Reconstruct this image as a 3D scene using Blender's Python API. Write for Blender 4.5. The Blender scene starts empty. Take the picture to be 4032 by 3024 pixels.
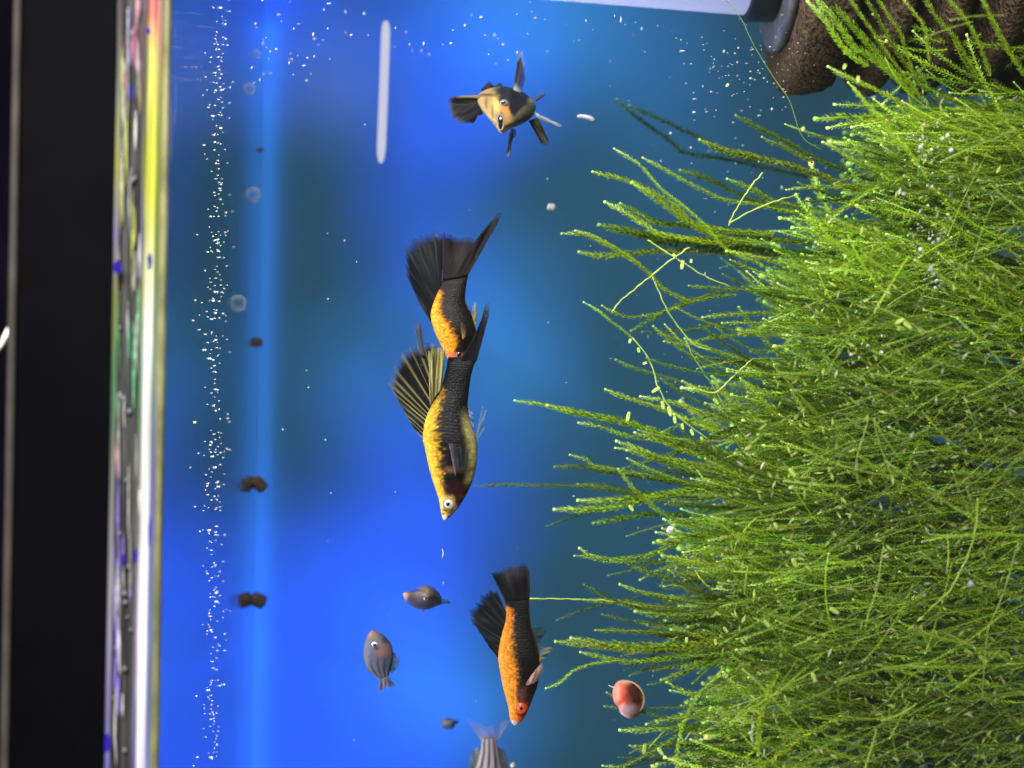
import bpy, math, random
import numpy as np
from mathutils import Vector, Matrix, noise as mnoise

random.seed(7)
rng = np.random.default_rng(11)
scene = bpy.context.scene
COL = scene.collection

# ------------------------------------------------------------------ camera
F = 5824.0                                   # focal length in photo pixels (4032 wide)
CAM = np.array([0.0, -0.30, 0.20])
ROLL = math.radians(1.0)
cR, sR = math.cos(ROLL), math.sin(ROLL)
AX_R = np.array([sR, 0.0, -cR])              # picture right  = down in the tank
AX_U = np.array([cR, 0.0, sR])               # picture up
AX_F = np.array([0.0, 1.0, 0.0])

cam_data = bpy.data.cameras.new('camera')
cam_data.sensor_width = 36.0
cam_data.lens = 36.0 * F / 4032.0
cam_data.clip_start = 0.005
cam_data.clip_end = 50.0
cam_data.dof.use_dof = True
cam_data.dof.focus_distance = 0.342
cam_data.dof.aperture_fstop = 7.5
cam = bpy.data.objects.new('camera', cam_data)
M = Matrix(((AX_R[0], AX_U[0], -AX_F[0], CAM[0]),
            (AX_R[1], AX_U[1], -AX_F[1], CAM[1]),
            (AX_R[2], AX_U[2], -AX_F[2], CAM[2]),
            (0, 0, 0, 1)))
cam.matrix_world = M
COL.objects.link(cam)
scene.camera = cam

def at(px, py, y):
    d = y - CAM[1]
    return CAM + d * (AX_F + AX_R * ((px - 2016.0) / F) + AX_U * ((1512.0 - py) / F))

def at_many(P, y):
    P = np.asarray(P, float)
    y = np.broadcast_to(np.asarray(y, float), P.shape[:1])
    d = (y - CAM[1])[:, None]
    return CAM + d * (AX_F + AX_R * ((P[:, 0:1] - 2016.0) / F) + AX_U * ((1512.0 - P[:, 1:2]) / F))

def px_size(y):
    return (y - CAM[1]) / F

# ------------------------------------------------------------------ world and lamps
world = bpy.data.worlds.new('World')
scene.world = world
world.use_nodes = True
bg = world.node_tree.nodes['Background']
bg.inputs[0].default_value = (0.85, 0.88, 0.85, 1)
bg.inputs[1].default_value = 0.12

Z_SURF = 0.20 + 0.0704                       # water level
Y_BACK = 0.112                               # rear pane

def area_light(name, loc, target, sx, sy, power, color):
    l = bpy.data.lights.new(name, 'AREA')
    l.shape = 'RECTANGLE'; l.size = sx; l.size_y = sy
    l.energy = power; l.color = color
    o = bpy.data.objects.new(name, l)
    o.location = loc
    d = Vector(target) - Vector(loc)
    o.rotation_euler = d.to_track_quat('-Z', 'Y').to_euler()
    COL.objects.link(o)
    return o

def point_light(name, loc, power, color, radius=0.012):
    l = bpy.data.lights.new(name, 'POINT')
    l.energy = power; l.color = color; l.shadow_soft_size = radius
    o = bpy.data.objects.new(name, l)
    o.location = loc
    COL.objects.link(o)
    return o

# the hood lamp above the water, and an added fill lamp in front of the tank
area_light('hood_lamp', (0, 0.032, Z_SURF + 0.0225), (0, 0.046, 0.10), 0.34, 0.055, 1.05, (1.0, 0.97, 0.88))
area_light('front_fill', (0.56, -0.62, 0.34), (0, 0.05, 0.15), 0.34, 0.5, 50.0, (1.0, 0.97, 0.93))

# added coloured lamps behind the added film, each making one background pool: (px, py, radius of the pool in px, power, colour)
BLUE = (0.02, 0.085, 1.0); SKY = (0.06, 0.32, 0.80); TEAL = (0.10, 0.45, 0.60); PURP = (0.45, 0.40, 0.85)
ADDED_BACK_LAMPS = [
    (1330, 2680, 640, 1.00, BLUE), (820, 2900, 620, .80, BLUE), (1500, 3150, 520, .8, BLUE),
    (1640, 2160, 420, .80, BLUE), (1800, 1930, 330, .70, BLUE), (1460, 2380, 400, .55, BLUE),
    (1100, 2250, 420, .28, BLUE), (1660, 2650, 330, .35, SKY), (1560, 1700, 300, .60, BLUE),
    (1660, 930, 260, .85, BLUE), (1650, 560, 300, .80, BLUE), (1760, 200, 420, .80, BLUE), (1740, 1180, 200, .30, BLUE),
    (2050, 60, 460, .22, SKY), (2420, 60, 560, .13, SKY), (1930, 430, 280, .45, BLUE),
    (1940, 1200, 330, .62, SKY), (1980, 1560, 300, .52, SKY), (1450, 1480, 300, .26, SKY),
    (1150, 60, 420, .45, BLUE), (1330, 330, 230, .22, PURP), (860, 150, 420, .35, BLUE),  # purple pool stands for a soft reflection
    (1880, 2800, 280, .34, SKY), (2650, 450, 420, .06, SKY),
]
def spot_light(name, loc, power, color, angle):
    l = bpy.data.lights.new(name, 'SPOT')
    l.energy = power; l.color = color; l.shadow_soft_size = 0.015
    l.spot_size = angle; l.spot_blend = 1.0
    o = bpy.data.objects.new(name, l)
    o.location = loc
    o.rotation_euler = (-math.pi / 2, 0, 0) if False else Vector((0, -1, 0)).to_track_quat('-Z', 'Y').to_euler()
    COL.objects.link(o)
HB = 0.10
for i, (px, py, rad, lev, colr) in enumerate(ADDED_BACK_LAMPS):
    p = at(px, py, Y_BACK)
    spot_light('added_pool_lamp', (p[0], Y_BACK + HB, p[2]), 2.1 * lev, colr, 2 * math.atan(rad * px_size(Y_BACK) / HB))
# added strip lamp that draws the bright meniscus line at the back
area_light('added_strip_lamp', (-0.05, Y_BACK + 0.0042, Z_SURF - 0.0012), (-0.05, 0, Z_SURF - 0.0012), 0.30, 0.0025, 0.0075, (0.05, 0.30, 1.0))
# lamp added behind the added film for an even teal base
area_light('added_wash_lamp', (0.0, Y_BACK + 0.22, 0.15), (0, 0, 0.15), 0.5, 0.5, 0.28, (0.34, 0.80, 0.88))
# warm light on the moss side of the tank comes from the hood as well

scene.view_settings.view_transform = 'Standard'
scene.view_settings.look = 'None'
scene.view_settings.exposure = 0.0
scene.view_settings.gamma = 1.0
scene.render.engine = 'CYCLES'
scene.cycles.use_denoising = True
scene.cycles.max_bounces = 8
scene.cycles.transparent_max_bounces = 28
scene.cycles.caustics_reflective = False
scene.cycles.caustics_refractive = False
scene.cycles.sample_clamp_indirect = 4.0

# ------------------------------------------------------------------ helpers
ORI = {}

def obj(name, V, Fc, mat, parent=None, cols=None, uv=None, smooth=True, origin=None):
    V = np.asarray(V, float)
    if parent is not None:
        o0 = np.array(ORI[parent.name])
    elif origin is not None:
        o0 = np.array(origin, float)
    else:
        o0 = V.mean(axis=0)
    me = bpy.data.meshes.new(name)
    me.from_pydata((V - o0).tolist(), [], [tuple(int(i) for i in f) for f in Fc])
    if cols is not None:
        a = me.color_attributes.new('Col', 'FLOAT_COLOR', 'POINT')
        c = np.asarray(cols, np.float32)
        if c.shape[1] == 3:
            c = np.hstack([c, np.ones((len(c), 1), np.float32)])
        a.data.foreach_set('color', c.ravel())
    if uv is not None:
        ul = me.uv_layers.new(name='UVMap')
        li = np.zeros(len(me.loops), np.int32)
        me.loops.foreach_get('vertex_index', li)
        ul.data.foreach_set('uv', np.asarray(uv, np.float32)[li].ravel())
    if smooth:
        me.polygons.foreach_set('use_smooth', [True] * len(me.polygons))
    me.materials.append(mat)
    o = bpy.data.objects.new(name, me)
    COL.objects.link(o)
    if parent is not None:
        o.parent = parent
    else:
        o.location = o0
    ORI[o.name] = tuple(o0)
    return o

def thing(name, label, cat, loc, group=None):
    o = bpy.data.objects.new(name, None)
    o.empty_display_size = 0.005
    o.location = loc
    COL.objects.link(o)
    ORI[o.name] = tuple(loc)
    tag(o, label, cat, group)
    return o

def tag(o, label=None, cat=None, group=None, kind=None):
    if label: o['label'] = label
    if cat: o['category'] = cat
    if group: o['group'] = group
    if kind: o['kind'] = kind
    return o

def catmull(P, n, closed=False):
    P = np.asarray(P, float)
    if closed:
        Q = np.vstack([P[-1], P, P[0], P[1]])
        m = len(P)
    else:
        Q = np.vstack([2 * P[0] - P[1], P, 2 * P[-1] - P[-2]])
        m = len(P) - 1
    t = np.linspace(0, m, n, endpoint=not closed)
    i = np.minimum(t.astype(int), m - 1)
    f = (t - i)[:, None]
    p0, p1, p2, p3 = Q[i], Q[i + 1], Q[i + 2], Q[i + 3]
    return 0.5 * ((2 * p1) + (-p0 + p2) * f + (2 * p0 - 5 * p1 + 4 * p2 - p3) * f ** 2 + (-p0 + 3 * p1 - 3 * p2 + p3) * f ** 3)

def resample(P, n, smooth=True):
    P = np.asarray(P, float)
    D = catmull(P, max(8 * len(P), 32)) if smooth and len(P) > 2 else P
    s = np.r_[0, np.cumsum(np.linalg.norm(np.diff(D, axis=0), axis=1))]
    t = np.linspace(0, s[-1], n)
    return np.stack([np.interp(t, s, D[:, k]) for k in range(P.shape[1])], 1)

def grid_faces(n, m, wrap=False):
    f = []
    mm = m if wrap else m - 1
    for i in range(n - 1):
        for j in range(mm):
            k = (j + 1) % m
            f.append((i * m + j, i * m + k, (i + 1) * m + k, (i + 1) * m + j))
    return f

def nz(x, y, z=0.0):
    return mnoise.noise(Vector((float(x), float(y), float(z))))

def sstep(a, b, x):
    t = np.clip((x - a) / (b - a), 0, 1)
    return t * t * (3 - 2 * t)

def srgb(r, g, b):
    def f(c):
        c /= 255.0
        return c / 12.92 if c <= 0.04045 else ((c + 0.055) / 1.055) ** 2.4
    return np.array([f(r), f(g), f(b)])

def tube(P, rad, n=8, caps=True):
    """tube along a 3-D polyline; rad scalar or list"""
    P = np.asarray(P, float)
    r = np.broadcast_to(np.asarray(rad, float), (len(P),))
    T = np.gradient(P, axis=0)
    T /= np.linalg.norm(T, axis=1)[:, None] + 1e-12
    ref = np.array([0.3, 1.0, 0.2]); ref /= np.linalg.norm(ref)
    A = np.cross(T, ref); A /= np.linalg.norm(A, axis=1)[:, None] + 1e-12
    B = np.cross(T, A)
    th = np.linspace(0, 2 * math.pi, n, endpoint=False)
    V = P[:, None, :] + r[:, None, None] * (A[:, None, :] * np.cos(th)[None, :, None] + B[:, None, :] * np.sin(th)[None, :, None])
    V = V.reshape(-1, 3)
    Fc = grid_faces(len(P), n, True)
    if caps:
        Fc.append(tuple(range(n))[::-1])
        Fc.append(tuple(range((len(P) - 1) * n, len(P) * n)))
    return V, Fc

def box(x0, x1, y0, y1, z0, z1):
    V = [(x0, y0, z0), (x1, y0, z0), (x1, y1, z0), (x0, y1, z0), (x0, y0, z1), (x1, y0, z1), (x1, y1, z1), (x0, y1, z1)]
    Fc = [(0, 3, 2, 1), (4, 5, 6, 7), (0, 1, 5, 4), (1, 2, 6, 5), (2, 3, 7, 6), (3, 0, 4, 7)]
    return V, Fc

def ellipsoid(c, rx, ry, rz, n=16, m=24, jitter=0.0, seed=0):
    V, Fc = [], []
    for i in range(n + 1):
        a = math.pi * i / n
        for j in range(m):
            b = 2 * math.pi * j / m
            d = (math.sin(a) * math.cos(b), math.sin(a) * math.sin(b), math.cos(a))
            k = 1 + jitter * nz(d[0] * 2 + seed, d[1] * 2, d[2] * 2)
            V.append((c[0] + rx * d[0] * k, c[1] + ry * d[1] * k, c[2] + rz * d[2] * k))
    return np.array(V), grid_faces(n + 1, m, True)

# ------------------------------------------------------------------ materials
class NT:
    def __init__(s, name):
        s.m = bpy.data.materials.new(name)
        s.m.use_nodes = True
        s.t = s.m.node_tree
        s.t.nodes.clear()
        s.out = s.t.nodes.new('ShaderNodeOutputMaterial')
    def n(s, kind, **kw):
        nd = s.t.nodes.new(kind)
        for k, v in kw.items():
            if hasattr(nd, k) and k not in ('inputs',):
                setattr(nd, k, v)
        return nd
    def l(s, a, b):
        s.t.links.new(a, b)
    def done(s, sh):
        s.l(sh, s.out.inputs['Surface'])
        return s.m

def principled(g, color=None, rough=0.5, spec=0.5, metal=0.0):
    p = g.n('ShaderNodeBsdfPrincipled')
    if color is not None:
        p.inputs['Base Color'].default_value = (*color[:3], 1)
    p.inputs['Roughness'].default_value = rough
    p.inputs['Specular IOR Level'].default_value = spec
    p.inputs['Metallic'].default_value = metal
    return p

def noise_bump(g, scale, strength, dist=0.0005, coord='Object', detail=4, vec_scale=None):
    tc = g.n('ShaderNodeTexCoord')
    src = tc.outputs[coord]
    if vec_scale:
        mp = g.n('ShaderNodeMapping'); mp.inputs['Scale'].default_value = vec_scale
        g.l(src, mp.inputs['Vector']); src = mp.outputs[0]
    nt = g.n('ShaderNodeTexNoise')
    nt.inputs['Scale'].default_value = scale; nt.inputs['Detail'].default_value = detail
    g.l(src, nt.inputs['Vector'])
    b = g.n('ShaderNodeBump')
    b.inputs['Strength'].default_value = strength; b.inputs['Distance'].default_value = dist
    g.l(nt.outputs['Fac'], b.inputs['Height'])
    return nt, b

def mat_noisy(name, c0, c1, scale, rough=0.6, bump=0.3, dist=0.0005, spec=0.4):
    g = NT(name)
    nt, b = noise_bump(g, scale, bump, dist)
    r = g.n('ShaderNodeValToRGB')
    r.color_ramp.elements[0].position = 0.35; r.color_ramp.elements[1].position = 0.65
    r.color_ramp.elements[0].color = (*c0, 1); r.color_ramp.elements[1].color = (*c1, 1)
    g.l(nt.outputs['Fac'], r.inputs['Fac'])
    p = principled(g, rough=rough, spec=spec)
    g.l(r.outputs[0], p.inputs['Base Color']); g.l(b.outputs[0], p.inputs['Normal'])
    return g.done(p.outputs[0])

def mat_fish():
    g = NT('fish_skin')
    at_ = g.n('ShaderNodeVertexColor'); at_.layer_name = 'Col'
    uv = g.n('ShaderNodeUVMap')
    mp = g.n('ShaderNodeMapping'); mp.inputs['Scale'].default_value = (62, 30, 1)
    g.l(uv.outputs[0], mp.inputs[0])
    vo = g.n('ShaderNodeTexVoronoi'); vo.inputs['Scale'].default_value = 1.0; vo.inputs['Randomness'].default_value = 0.55
    g.l(mp.outputs[0], vo.inputs['Vector'])
    b = g.n('ShaderNodeBump'); b.inputs['Strength'].default_value = 0.35; b.inputs['Distance'].default_value = 0.00025
    b.invert = True
    g.l(vo.outputs['Distance'], b.inputs['Height'])
    mr = g.n('ShaderNodeMapRange'); mr.inputs['From Min'].default_value = 0.1; mr.inputs['From Max'].default_value = 0.75
    mr.inputs['To Min'].default_value = 1.08; mr.inputs['To Max'].default_value = 0.72
    g.l(vo.outputs['Distance'], mr.inputs['Value'])
    mx = g.n('ShaderNodeVectorMath', operation='SCALE')
    sc_ = g.n('ShaderNodeSeparateColor'); g.l(vo.outputs['Color'], sc_.inputs[0])
    m2 = g.n('ShaderNodeMapRange'); m2.inputs['To Min'].default_value = 0.72; m2.inputs['To Max'].default_value = 1.25; g.l(sc_.outputs[0], m2.inputs['Value'])
    m3 = g.n('ShaderNodeMath', operation='MULTIPLY'); g.l(mr.outputs[0], m3.inputs[0]); g.l(m2.outputs[0], m3.inputs[1])
    g.l(at_.outputs['Color'], mx.inputs[0]); g.l(m3.outputs[0], mx.inputs['Scale'])
    p = principled(g, rough=0.45, spec=0.07)
    g.l(mx.outputs[0], p.inputs['Base Color']); g.l(b.outputs[0], p.inputs['Normal'])
    return g.done(p.outputs[0])

def mat_vcol(name, rough=0.5, spec=0.4, trans=0.0, bump=None, alpha=False):
    g = NT(name)
    a = g.n('ShaderNodeVertexColor'); a.layer_name = 'Col'
    p = principled(g, rough=rough, spec=spec)
    g.l(a.outputs['Color'], p.inputs['Base Color'])
    if bump:
        nt, b = noise_bump(g, bump[0], bump[1], bump[2])
        g.l(b.outputs[0], p.inputs['Normal'])
    sh = p.outputs[0]
    if trans > 0:
        t = g.n('ShaderNodeBsdfTranslucent'); g.l(a.outputs['Color'], t.inputs['Color'])
        mx = g.n('ShaderNodeMixShader'); mx.inputs[0].default_value = trans
        g.l(sh, mx.inputs[1]); g.l(t.outputs[0], mx.inputs[2]); sh = mx.outputs[0]
    if alpha:
        tr = g.n('ShaderNodeBsdfTransparent')
        mx = g.n('ShaderNodeMixShader')
        g.l(a.outputs['Alpha'], mx.inputs[0]); g.l(tr.outputs[0], mx.inputs[1]); g.l(sh, mx.inputs[2]); sh = mx.outputs[0]
    return g.done(sh)

def mat_clear(name, ior, rough=0.02, bump=None, tint=(1, 1, 1), extra=0.0):
    """clear interface: Fresnel share mirrored, the rest passes straight on"""
    g = NT(name)
    fr = g.n('ShaderNodeFresnel'); fr.inputs['IOR'].default_value = ior
    gl = g.n('ShaderNodeBsdfGlossy'); gl.inputs['Roughness'].default_value = rough
    tr = g.n('ShaderNodeBsdfTransparent'); tr.inputs['Color'].default_value = (*tint, 1)
    if bump:
        nt, b = noise_bump(g, bump[0], bump[1], bump[2], detail=2, vec_scale=bump[3] if len(bump) > 3 else None)
        g.l(b.outputs[0], gl.inputs['Normal'])
    fac = fr.outputs[0]
    if extra:
        ad = g.n('ShaderNodeMath', operation='ADD'); ad.inputs[1].default_value = extra; ad.use_clamp = True
        g.l(fac, ad.inputs[0]); fac = ad.outputs[0]
    mx = g.n('ShaderNodeMixShader')
    g.l(fac, mx.inputs[0]); g.l(tr.outputs[0], mx.inputs[1]); g.l(gl.outputs[0], mx.inputs[2])
    return g.done(mx.outputs[0])

M_FISH = mat_fish()
M_FIN = mat_vcol('fin_membrane', rough=0.5, spec=0.06, trans=0.35, alpha=True)
M_SKIN = mat_vcol('small_fish_skin', rough=0.5, spec=0.12, bump=(900, 0.3, 0.0003))
M_MOSS = mat_vcol('moss_leaf', rough=0.45, spec=0.3, trans=0.5)
M_PUPIL = mat_noisy('eye_pupil', (0.003, 0.003, 0.004), (0.006, 0.006, 0.008), 800, rough=0.12, bump=0.0, spec=0.6)
M_SILVER = mat_noisy('eye_silver', (0.28, 0.28, 0.25), (0.42, 0.41, 0.37), 1500, rough=0.25, bump=0.1, spec=0.6)
M_REDEYE = mat_noisy('eye_red', (0.36, 0.040, 0.012), (0.46, 0.07, 0.018), 1500, rough=0.3, bump=0.1)
M_SILVERG = mat_noisy('eye_grey', (0.07, 0.075, 0.08), (0.13, 0.13, 0.125), 1500, rough=0.3, bump=0.1)

# ------------------------------------------------------------------ the tank
XA, XB = -0.17, 0.17
def added_film_material():
    g = NT('added_frosted_film')
    tr = g.n('ShaderNodeBsdfTranslucent'); tr.inputs['Color'].default_value = (0.62, 0.80, 0.92, 1)
    df = g.n('ShaderNodeBsdfDiffuse'); df.inputs['Color'].default_value = (0.004, 0.020, 0.045, 1)
    nt, b = noise_bump(g, 40, 0.05, 0.001)
    mx = g.n('ShaderNodeMixShader'); mx.inputs[0].default_value = 0.25
    g.l(tr.outputs[0], mx.inputs[1]); g.l(df.outputs[0], mx.inputs[2])
    return g.done(mx.outputs[0])
M_ADDED_FILM = added_film_material()
V, Fc = box(-0.19, 0.19, Y_BACK, Y_BACK + 0.0008, -0.02, Z_SURF + 0.06)
o = obj('added_rear_film', V, Fc, M_ADDED_FILM, smooth=False)  # sheet added to carry the blurred blue background
tag(o, 'added frosted backlit film standing for the blurred blue background behind the tank', 'background stand-in')

# water surface seen from below
n, m = 150, 170
xs = np.linspace(-0.18, 0.18, n); ys = np.linspace(0.0006, Y_BACK - 0.0002, m)
V = [(x, y, Z_SURF + 0.00008 * nz(x * 60, y * 60, 3) + sstep(0.01, 0.07, x) * 0.00005 * nz(x * 45, y * 520, 8) + 0.0009 * max(0, (y - Y_BACK + 0.003) / 0.003) ** 2) for x in xs for y in ys]
M_WATER = mat_clear('water_surface', 1.33, rough=0.06, bump=(1.0, 0.14, 0.0012, (35, 420, 1)))
o = obj('water_surface', V, [tuple(reversed(f)) for f in grid_faces(n, m)], M_WATER)
tag(o, kind='structure')

# front pane
M_PANE = mat_clear('clear_glass', 1.45, rough=0.01)
zr = at(440, 1512, -0.001)[2]
V, Fc = box(-0.18, 0.18, -0.0040, -0.0005, -0.02, zr - 0.0006)
o = obj('front_pane', V, Fc, M_PANE, smooth=False)
tag(o, 'clear front glass pane of the aquarium', 'glass pane')

def zpx(px, y): return at(px, 1512, y)[2]

# hood with its edge trim
M_BLACK = mat_noisy('black_plastic', (0.0003, 0.0003, 0.0007), (0.0006, 0.0006, 0.0012), 60, rough=0.7, bump=0.05, spec=0.02)
hood = thing('aquarium_hood', 'matt black aquarium hood above the lit rim of the tank', 'hood', (0, 0, zpx(430, -0.004)))
V, Fc = box(-0.2, 0.2, -0.008, -0.003, zpx(432, -0.008), zpx(52, -0.008))
obj('front_panel', V, Fc, M_BLACK, hood, smooth=False)
V, Fc = box(-0.2, 0.2, -0.003, Y_BACK + 0.01, zpx(60, -0.003) - 0.004, zpx(60, -0.003))
obj('top_panel', V, Fc, M_BLACK, hood, smooth=False)
V, Fc = box(-0.2, 0.2, Y_BACK - 0.006, Y_BACK - 0.002, Z_SURF + 0.006, zpx(60, -0.003) - 0.0045)
obj('rear_panel', V, Fc, M_BLACK, hood, smooth=False)
M_TRIM = mat_noisy('beige_trim', (0.018, 0.015, 0.013), (0.030, 0.026, 0.023), 90, rough=0.6, bump=0.1, spec=0.1)
xs = np.linspace(-0.2, 0.2, 40)
V, Fc = tube([(x, -0.0085, zpx(44, -0.0085)) for x in xs], 0.0009, 8)
obj('edge_trim', V, Fc, M_TRIM, hood)
M_WALL = mat_noisy('dark_room_wall', (0.0010, 0.0008, 0.002), (0.0025, 0.0018, 0.004), 12, rough=0.9, bump=0.1, spec=0.0)
V, Fc = box(-0.6, 0.6, 0.36, 0.365, -0.3, 0.8)
o = obj('wall', V, Fc, M_WALL, smooth=False)
tag(o, kind='structure')
V, Fc = tube(resample([at(-30, 1400, -0.006), at(5, 1360, -0.0075), at(24, 1322, -0.0085), at(40, 1290, -0.008)], 14), 0.00055, 8)
o = obj('cable', V, Fc, mat_noisy('white_cable', (0.5, 0.48, 0.44), (0.6, 0.58, 0.54), 200, rough=0.5, bump=0))
tag(o, 'short pale cable looping over the edge of the black hood', 'cable')

# lit rim between hood and water: wet acrylic strip, light tube, beads, silicone seam
rim = thing('lit_rim', 'wet clear rim strip with a glowing rainbow light tube above the water line', 'tank rim', (0, -0.002, Z_SURF + 0.001))

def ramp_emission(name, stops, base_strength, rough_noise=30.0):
    """emission ramp along object X: the light tube, and LED light put into glass edges"""
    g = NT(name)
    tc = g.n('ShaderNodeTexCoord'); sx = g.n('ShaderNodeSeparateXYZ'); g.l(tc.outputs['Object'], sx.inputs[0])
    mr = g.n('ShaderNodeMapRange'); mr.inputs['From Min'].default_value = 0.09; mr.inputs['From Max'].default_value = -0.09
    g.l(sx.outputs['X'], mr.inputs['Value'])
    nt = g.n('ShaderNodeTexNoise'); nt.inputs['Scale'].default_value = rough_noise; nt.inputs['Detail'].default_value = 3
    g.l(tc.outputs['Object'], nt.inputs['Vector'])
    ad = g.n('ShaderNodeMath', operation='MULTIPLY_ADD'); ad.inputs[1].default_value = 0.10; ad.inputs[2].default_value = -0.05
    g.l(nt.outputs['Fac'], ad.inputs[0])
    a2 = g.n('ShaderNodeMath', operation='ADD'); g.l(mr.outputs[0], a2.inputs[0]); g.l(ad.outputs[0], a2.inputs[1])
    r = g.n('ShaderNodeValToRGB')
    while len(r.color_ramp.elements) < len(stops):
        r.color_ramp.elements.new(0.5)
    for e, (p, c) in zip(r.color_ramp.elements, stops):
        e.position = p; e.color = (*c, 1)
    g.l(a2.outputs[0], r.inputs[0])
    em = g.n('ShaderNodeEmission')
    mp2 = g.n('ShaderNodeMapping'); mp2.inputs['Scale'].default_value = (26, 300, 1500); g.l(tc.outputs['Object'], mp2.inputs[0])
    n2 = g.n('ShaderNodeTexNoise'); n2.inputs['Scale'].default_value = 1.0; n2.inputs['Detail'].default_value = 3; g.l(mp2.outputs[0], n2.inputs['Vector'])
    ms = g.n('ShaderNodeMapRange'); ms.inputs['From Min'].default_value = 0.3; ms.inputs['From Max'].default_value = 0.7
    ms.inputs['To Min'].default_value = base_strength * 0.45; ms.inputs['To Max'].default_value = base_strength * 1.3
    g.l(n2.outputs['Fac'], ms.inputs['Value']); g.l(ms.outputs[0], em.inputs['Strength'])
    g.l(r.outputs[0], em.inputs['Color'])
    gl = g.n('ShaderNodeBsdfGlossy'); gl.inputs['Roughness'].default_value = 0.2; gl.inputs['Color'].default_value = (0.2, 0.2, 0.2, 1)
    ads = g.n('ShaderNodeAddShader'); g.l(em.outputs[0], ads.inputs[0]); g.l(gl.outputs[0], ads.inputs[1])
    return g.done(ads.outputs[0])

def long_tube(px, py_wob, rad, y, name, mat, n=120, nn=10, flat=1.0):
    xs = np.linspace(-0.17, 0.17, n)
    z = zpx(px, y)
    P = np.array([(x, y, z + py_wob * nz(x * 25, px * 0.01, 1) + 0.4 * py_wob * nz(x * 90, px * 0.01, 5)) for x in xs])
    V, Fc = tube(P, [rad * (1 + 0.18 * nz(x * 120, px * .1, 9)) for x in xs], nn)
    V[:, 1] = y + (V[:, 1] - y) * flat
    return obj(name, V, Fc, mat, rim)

K = lambda *c: tuple(float(x) for x in srgb(*c))
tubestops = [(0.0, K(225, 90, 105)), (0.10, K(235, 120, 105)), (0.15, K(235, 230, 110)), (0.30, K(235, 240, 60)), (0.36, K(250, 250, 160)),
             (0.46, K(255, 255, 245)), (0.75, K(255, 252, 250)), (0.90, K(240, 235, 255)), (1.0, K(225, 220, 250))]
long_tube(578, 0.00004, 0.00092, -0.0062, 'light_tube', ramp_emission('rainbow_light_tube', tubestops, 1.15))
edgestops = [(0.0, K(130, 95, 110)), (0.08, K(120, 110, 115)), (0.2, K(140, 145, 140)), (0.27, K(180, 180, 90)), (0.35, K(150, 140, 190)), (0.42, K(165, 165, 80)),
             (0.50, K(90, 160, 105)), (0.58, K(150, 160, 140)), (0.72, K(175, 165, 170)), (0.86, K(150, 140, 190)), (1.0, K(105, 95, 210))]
long_tube(438, 0.00003, 0.00095, -0.0060, 'glowing_edge', ramp_emission('edge_glow', edgestops, 0.85, 60))  # glass edge lit by the LEDs, its glow put in as emission
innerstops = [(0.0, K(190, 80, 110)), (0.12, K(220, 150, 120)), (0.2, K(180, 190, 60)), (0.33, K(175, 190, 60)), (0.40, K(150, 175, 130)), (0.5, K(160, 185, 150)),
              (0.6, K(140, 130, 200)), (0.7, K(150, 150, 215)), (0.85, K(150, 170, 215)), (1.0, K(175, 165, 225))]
long_tube(606, 0.00004, 0.00075, -0.0056, 'inner_glow', ramp_emission('inner_edge_glow', innerstops, 0.80, 90))  # secondary LED reflections in the glass, put in as emission
long_tube(550, 0.00004, 0.00034, -0.0056, 'inner_edge', ramp_emission('inner_edge_line', edgestops, 0.55, 90))  # pale line on the glass, likewise made to emit
M_SEAM = mat_noisy('olive_silicone', (0.045, 0.050, 0.022), (0.11, 0.105, 0.045), 120, rough=0.4, bump=0.3)
long_tube(634, 0.00003, 0.00085, -0.0054, 'silicone_seam', M_SEAM)
# wet strip
g = NT('wet_acrylic')
nt, b = noise_bump(g, 1.0, 0.8, 0.0006, vec_scale=(45, 300, 900), detail=3)
r = g.n('ShaderNodeValToRGB'); r.color_ramp.elements[0].position = 0.40; r.color_ramp.elements[1].position = 0.85
r.color_ramp.elements[0].color = (0.010, 0.010, 0.011, 1); r.color_ramp.elements[1].color = (0.055, 0.055, 0.052, 1)
g.l(nt.outputs['Fac'], r.inputs[0])
p = principled(g, rough=0.15, spec=0.7)
g.l(r.outputs[0], p.inputs['Base Color']); g.l(b.outputs[0], p.inputs['Normal'])
M_WET = g.done(p.outputs[0])
nx_, nz_ = 200, 10
xs = np.linspace(-0.17, 0.17, nx_); zs = np.linspace(zpx(650, -0.0048), zpx(444, -0.0048), nz_)
V = [(x, -0.0048 + 0.0004 * nz(x * 90, z * 500, 2), z) for x in xs for z in zs]
obj('wet_strip', V, grid_faces(nx_, nz_), M_WET, rim)
M_BEAD = mat_noisy('droplet_white', (0.05, 0.05, 0.055), (0.09, 0.09, 0.10), 500, rough=0.4, bump=0.0, spec=0.15)
for (px, py, r_) in [(505, 2232, 9), (489, 2338, 9), (492, 2372, 9), (490, 2634, 9), (450, 2748, 8), (455, 2550, 7), (490, 2955, 8), (520, 710, 8), (481, 1565, 7),
                     (530, 700, 7), (486, 610, 6), (507, 1620, 9), (470, 1556, 8), (515, 2480, 6), (470, 2100, 7), (500, 2430, 5), (495, 1890, 6), (480, 300, 6), (520, 130, 8), (470, 1290, 6)]:
    c = at(px, py, -0.0056); s = px_size(-0.0056) * r_
    V, Fc = ellipsoid(c, s * 1.2, s * .6, s, 8, 12)
    obj('droplet', V, Fc, M_BEAD, rim)
RW = np.random.default_rng(3)  # streaks whose colours paint LED reflections on the strip
glint_mats = [mat_noisy('painted_glint_' + nm, tuple(np.array(c) * .5), c, 400, rough=.25, bump=.1, spec=.4) for nm, c in
           (('grey', (.16, .16, .16)), ('pale', (.30, .30, .29)), ('lime', (.22, .24, .05)), ('rose', (.24, .09, .13)), ('violet', (.13, .10, .34)), ('green', (.06, .20, .10)))]
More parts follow.
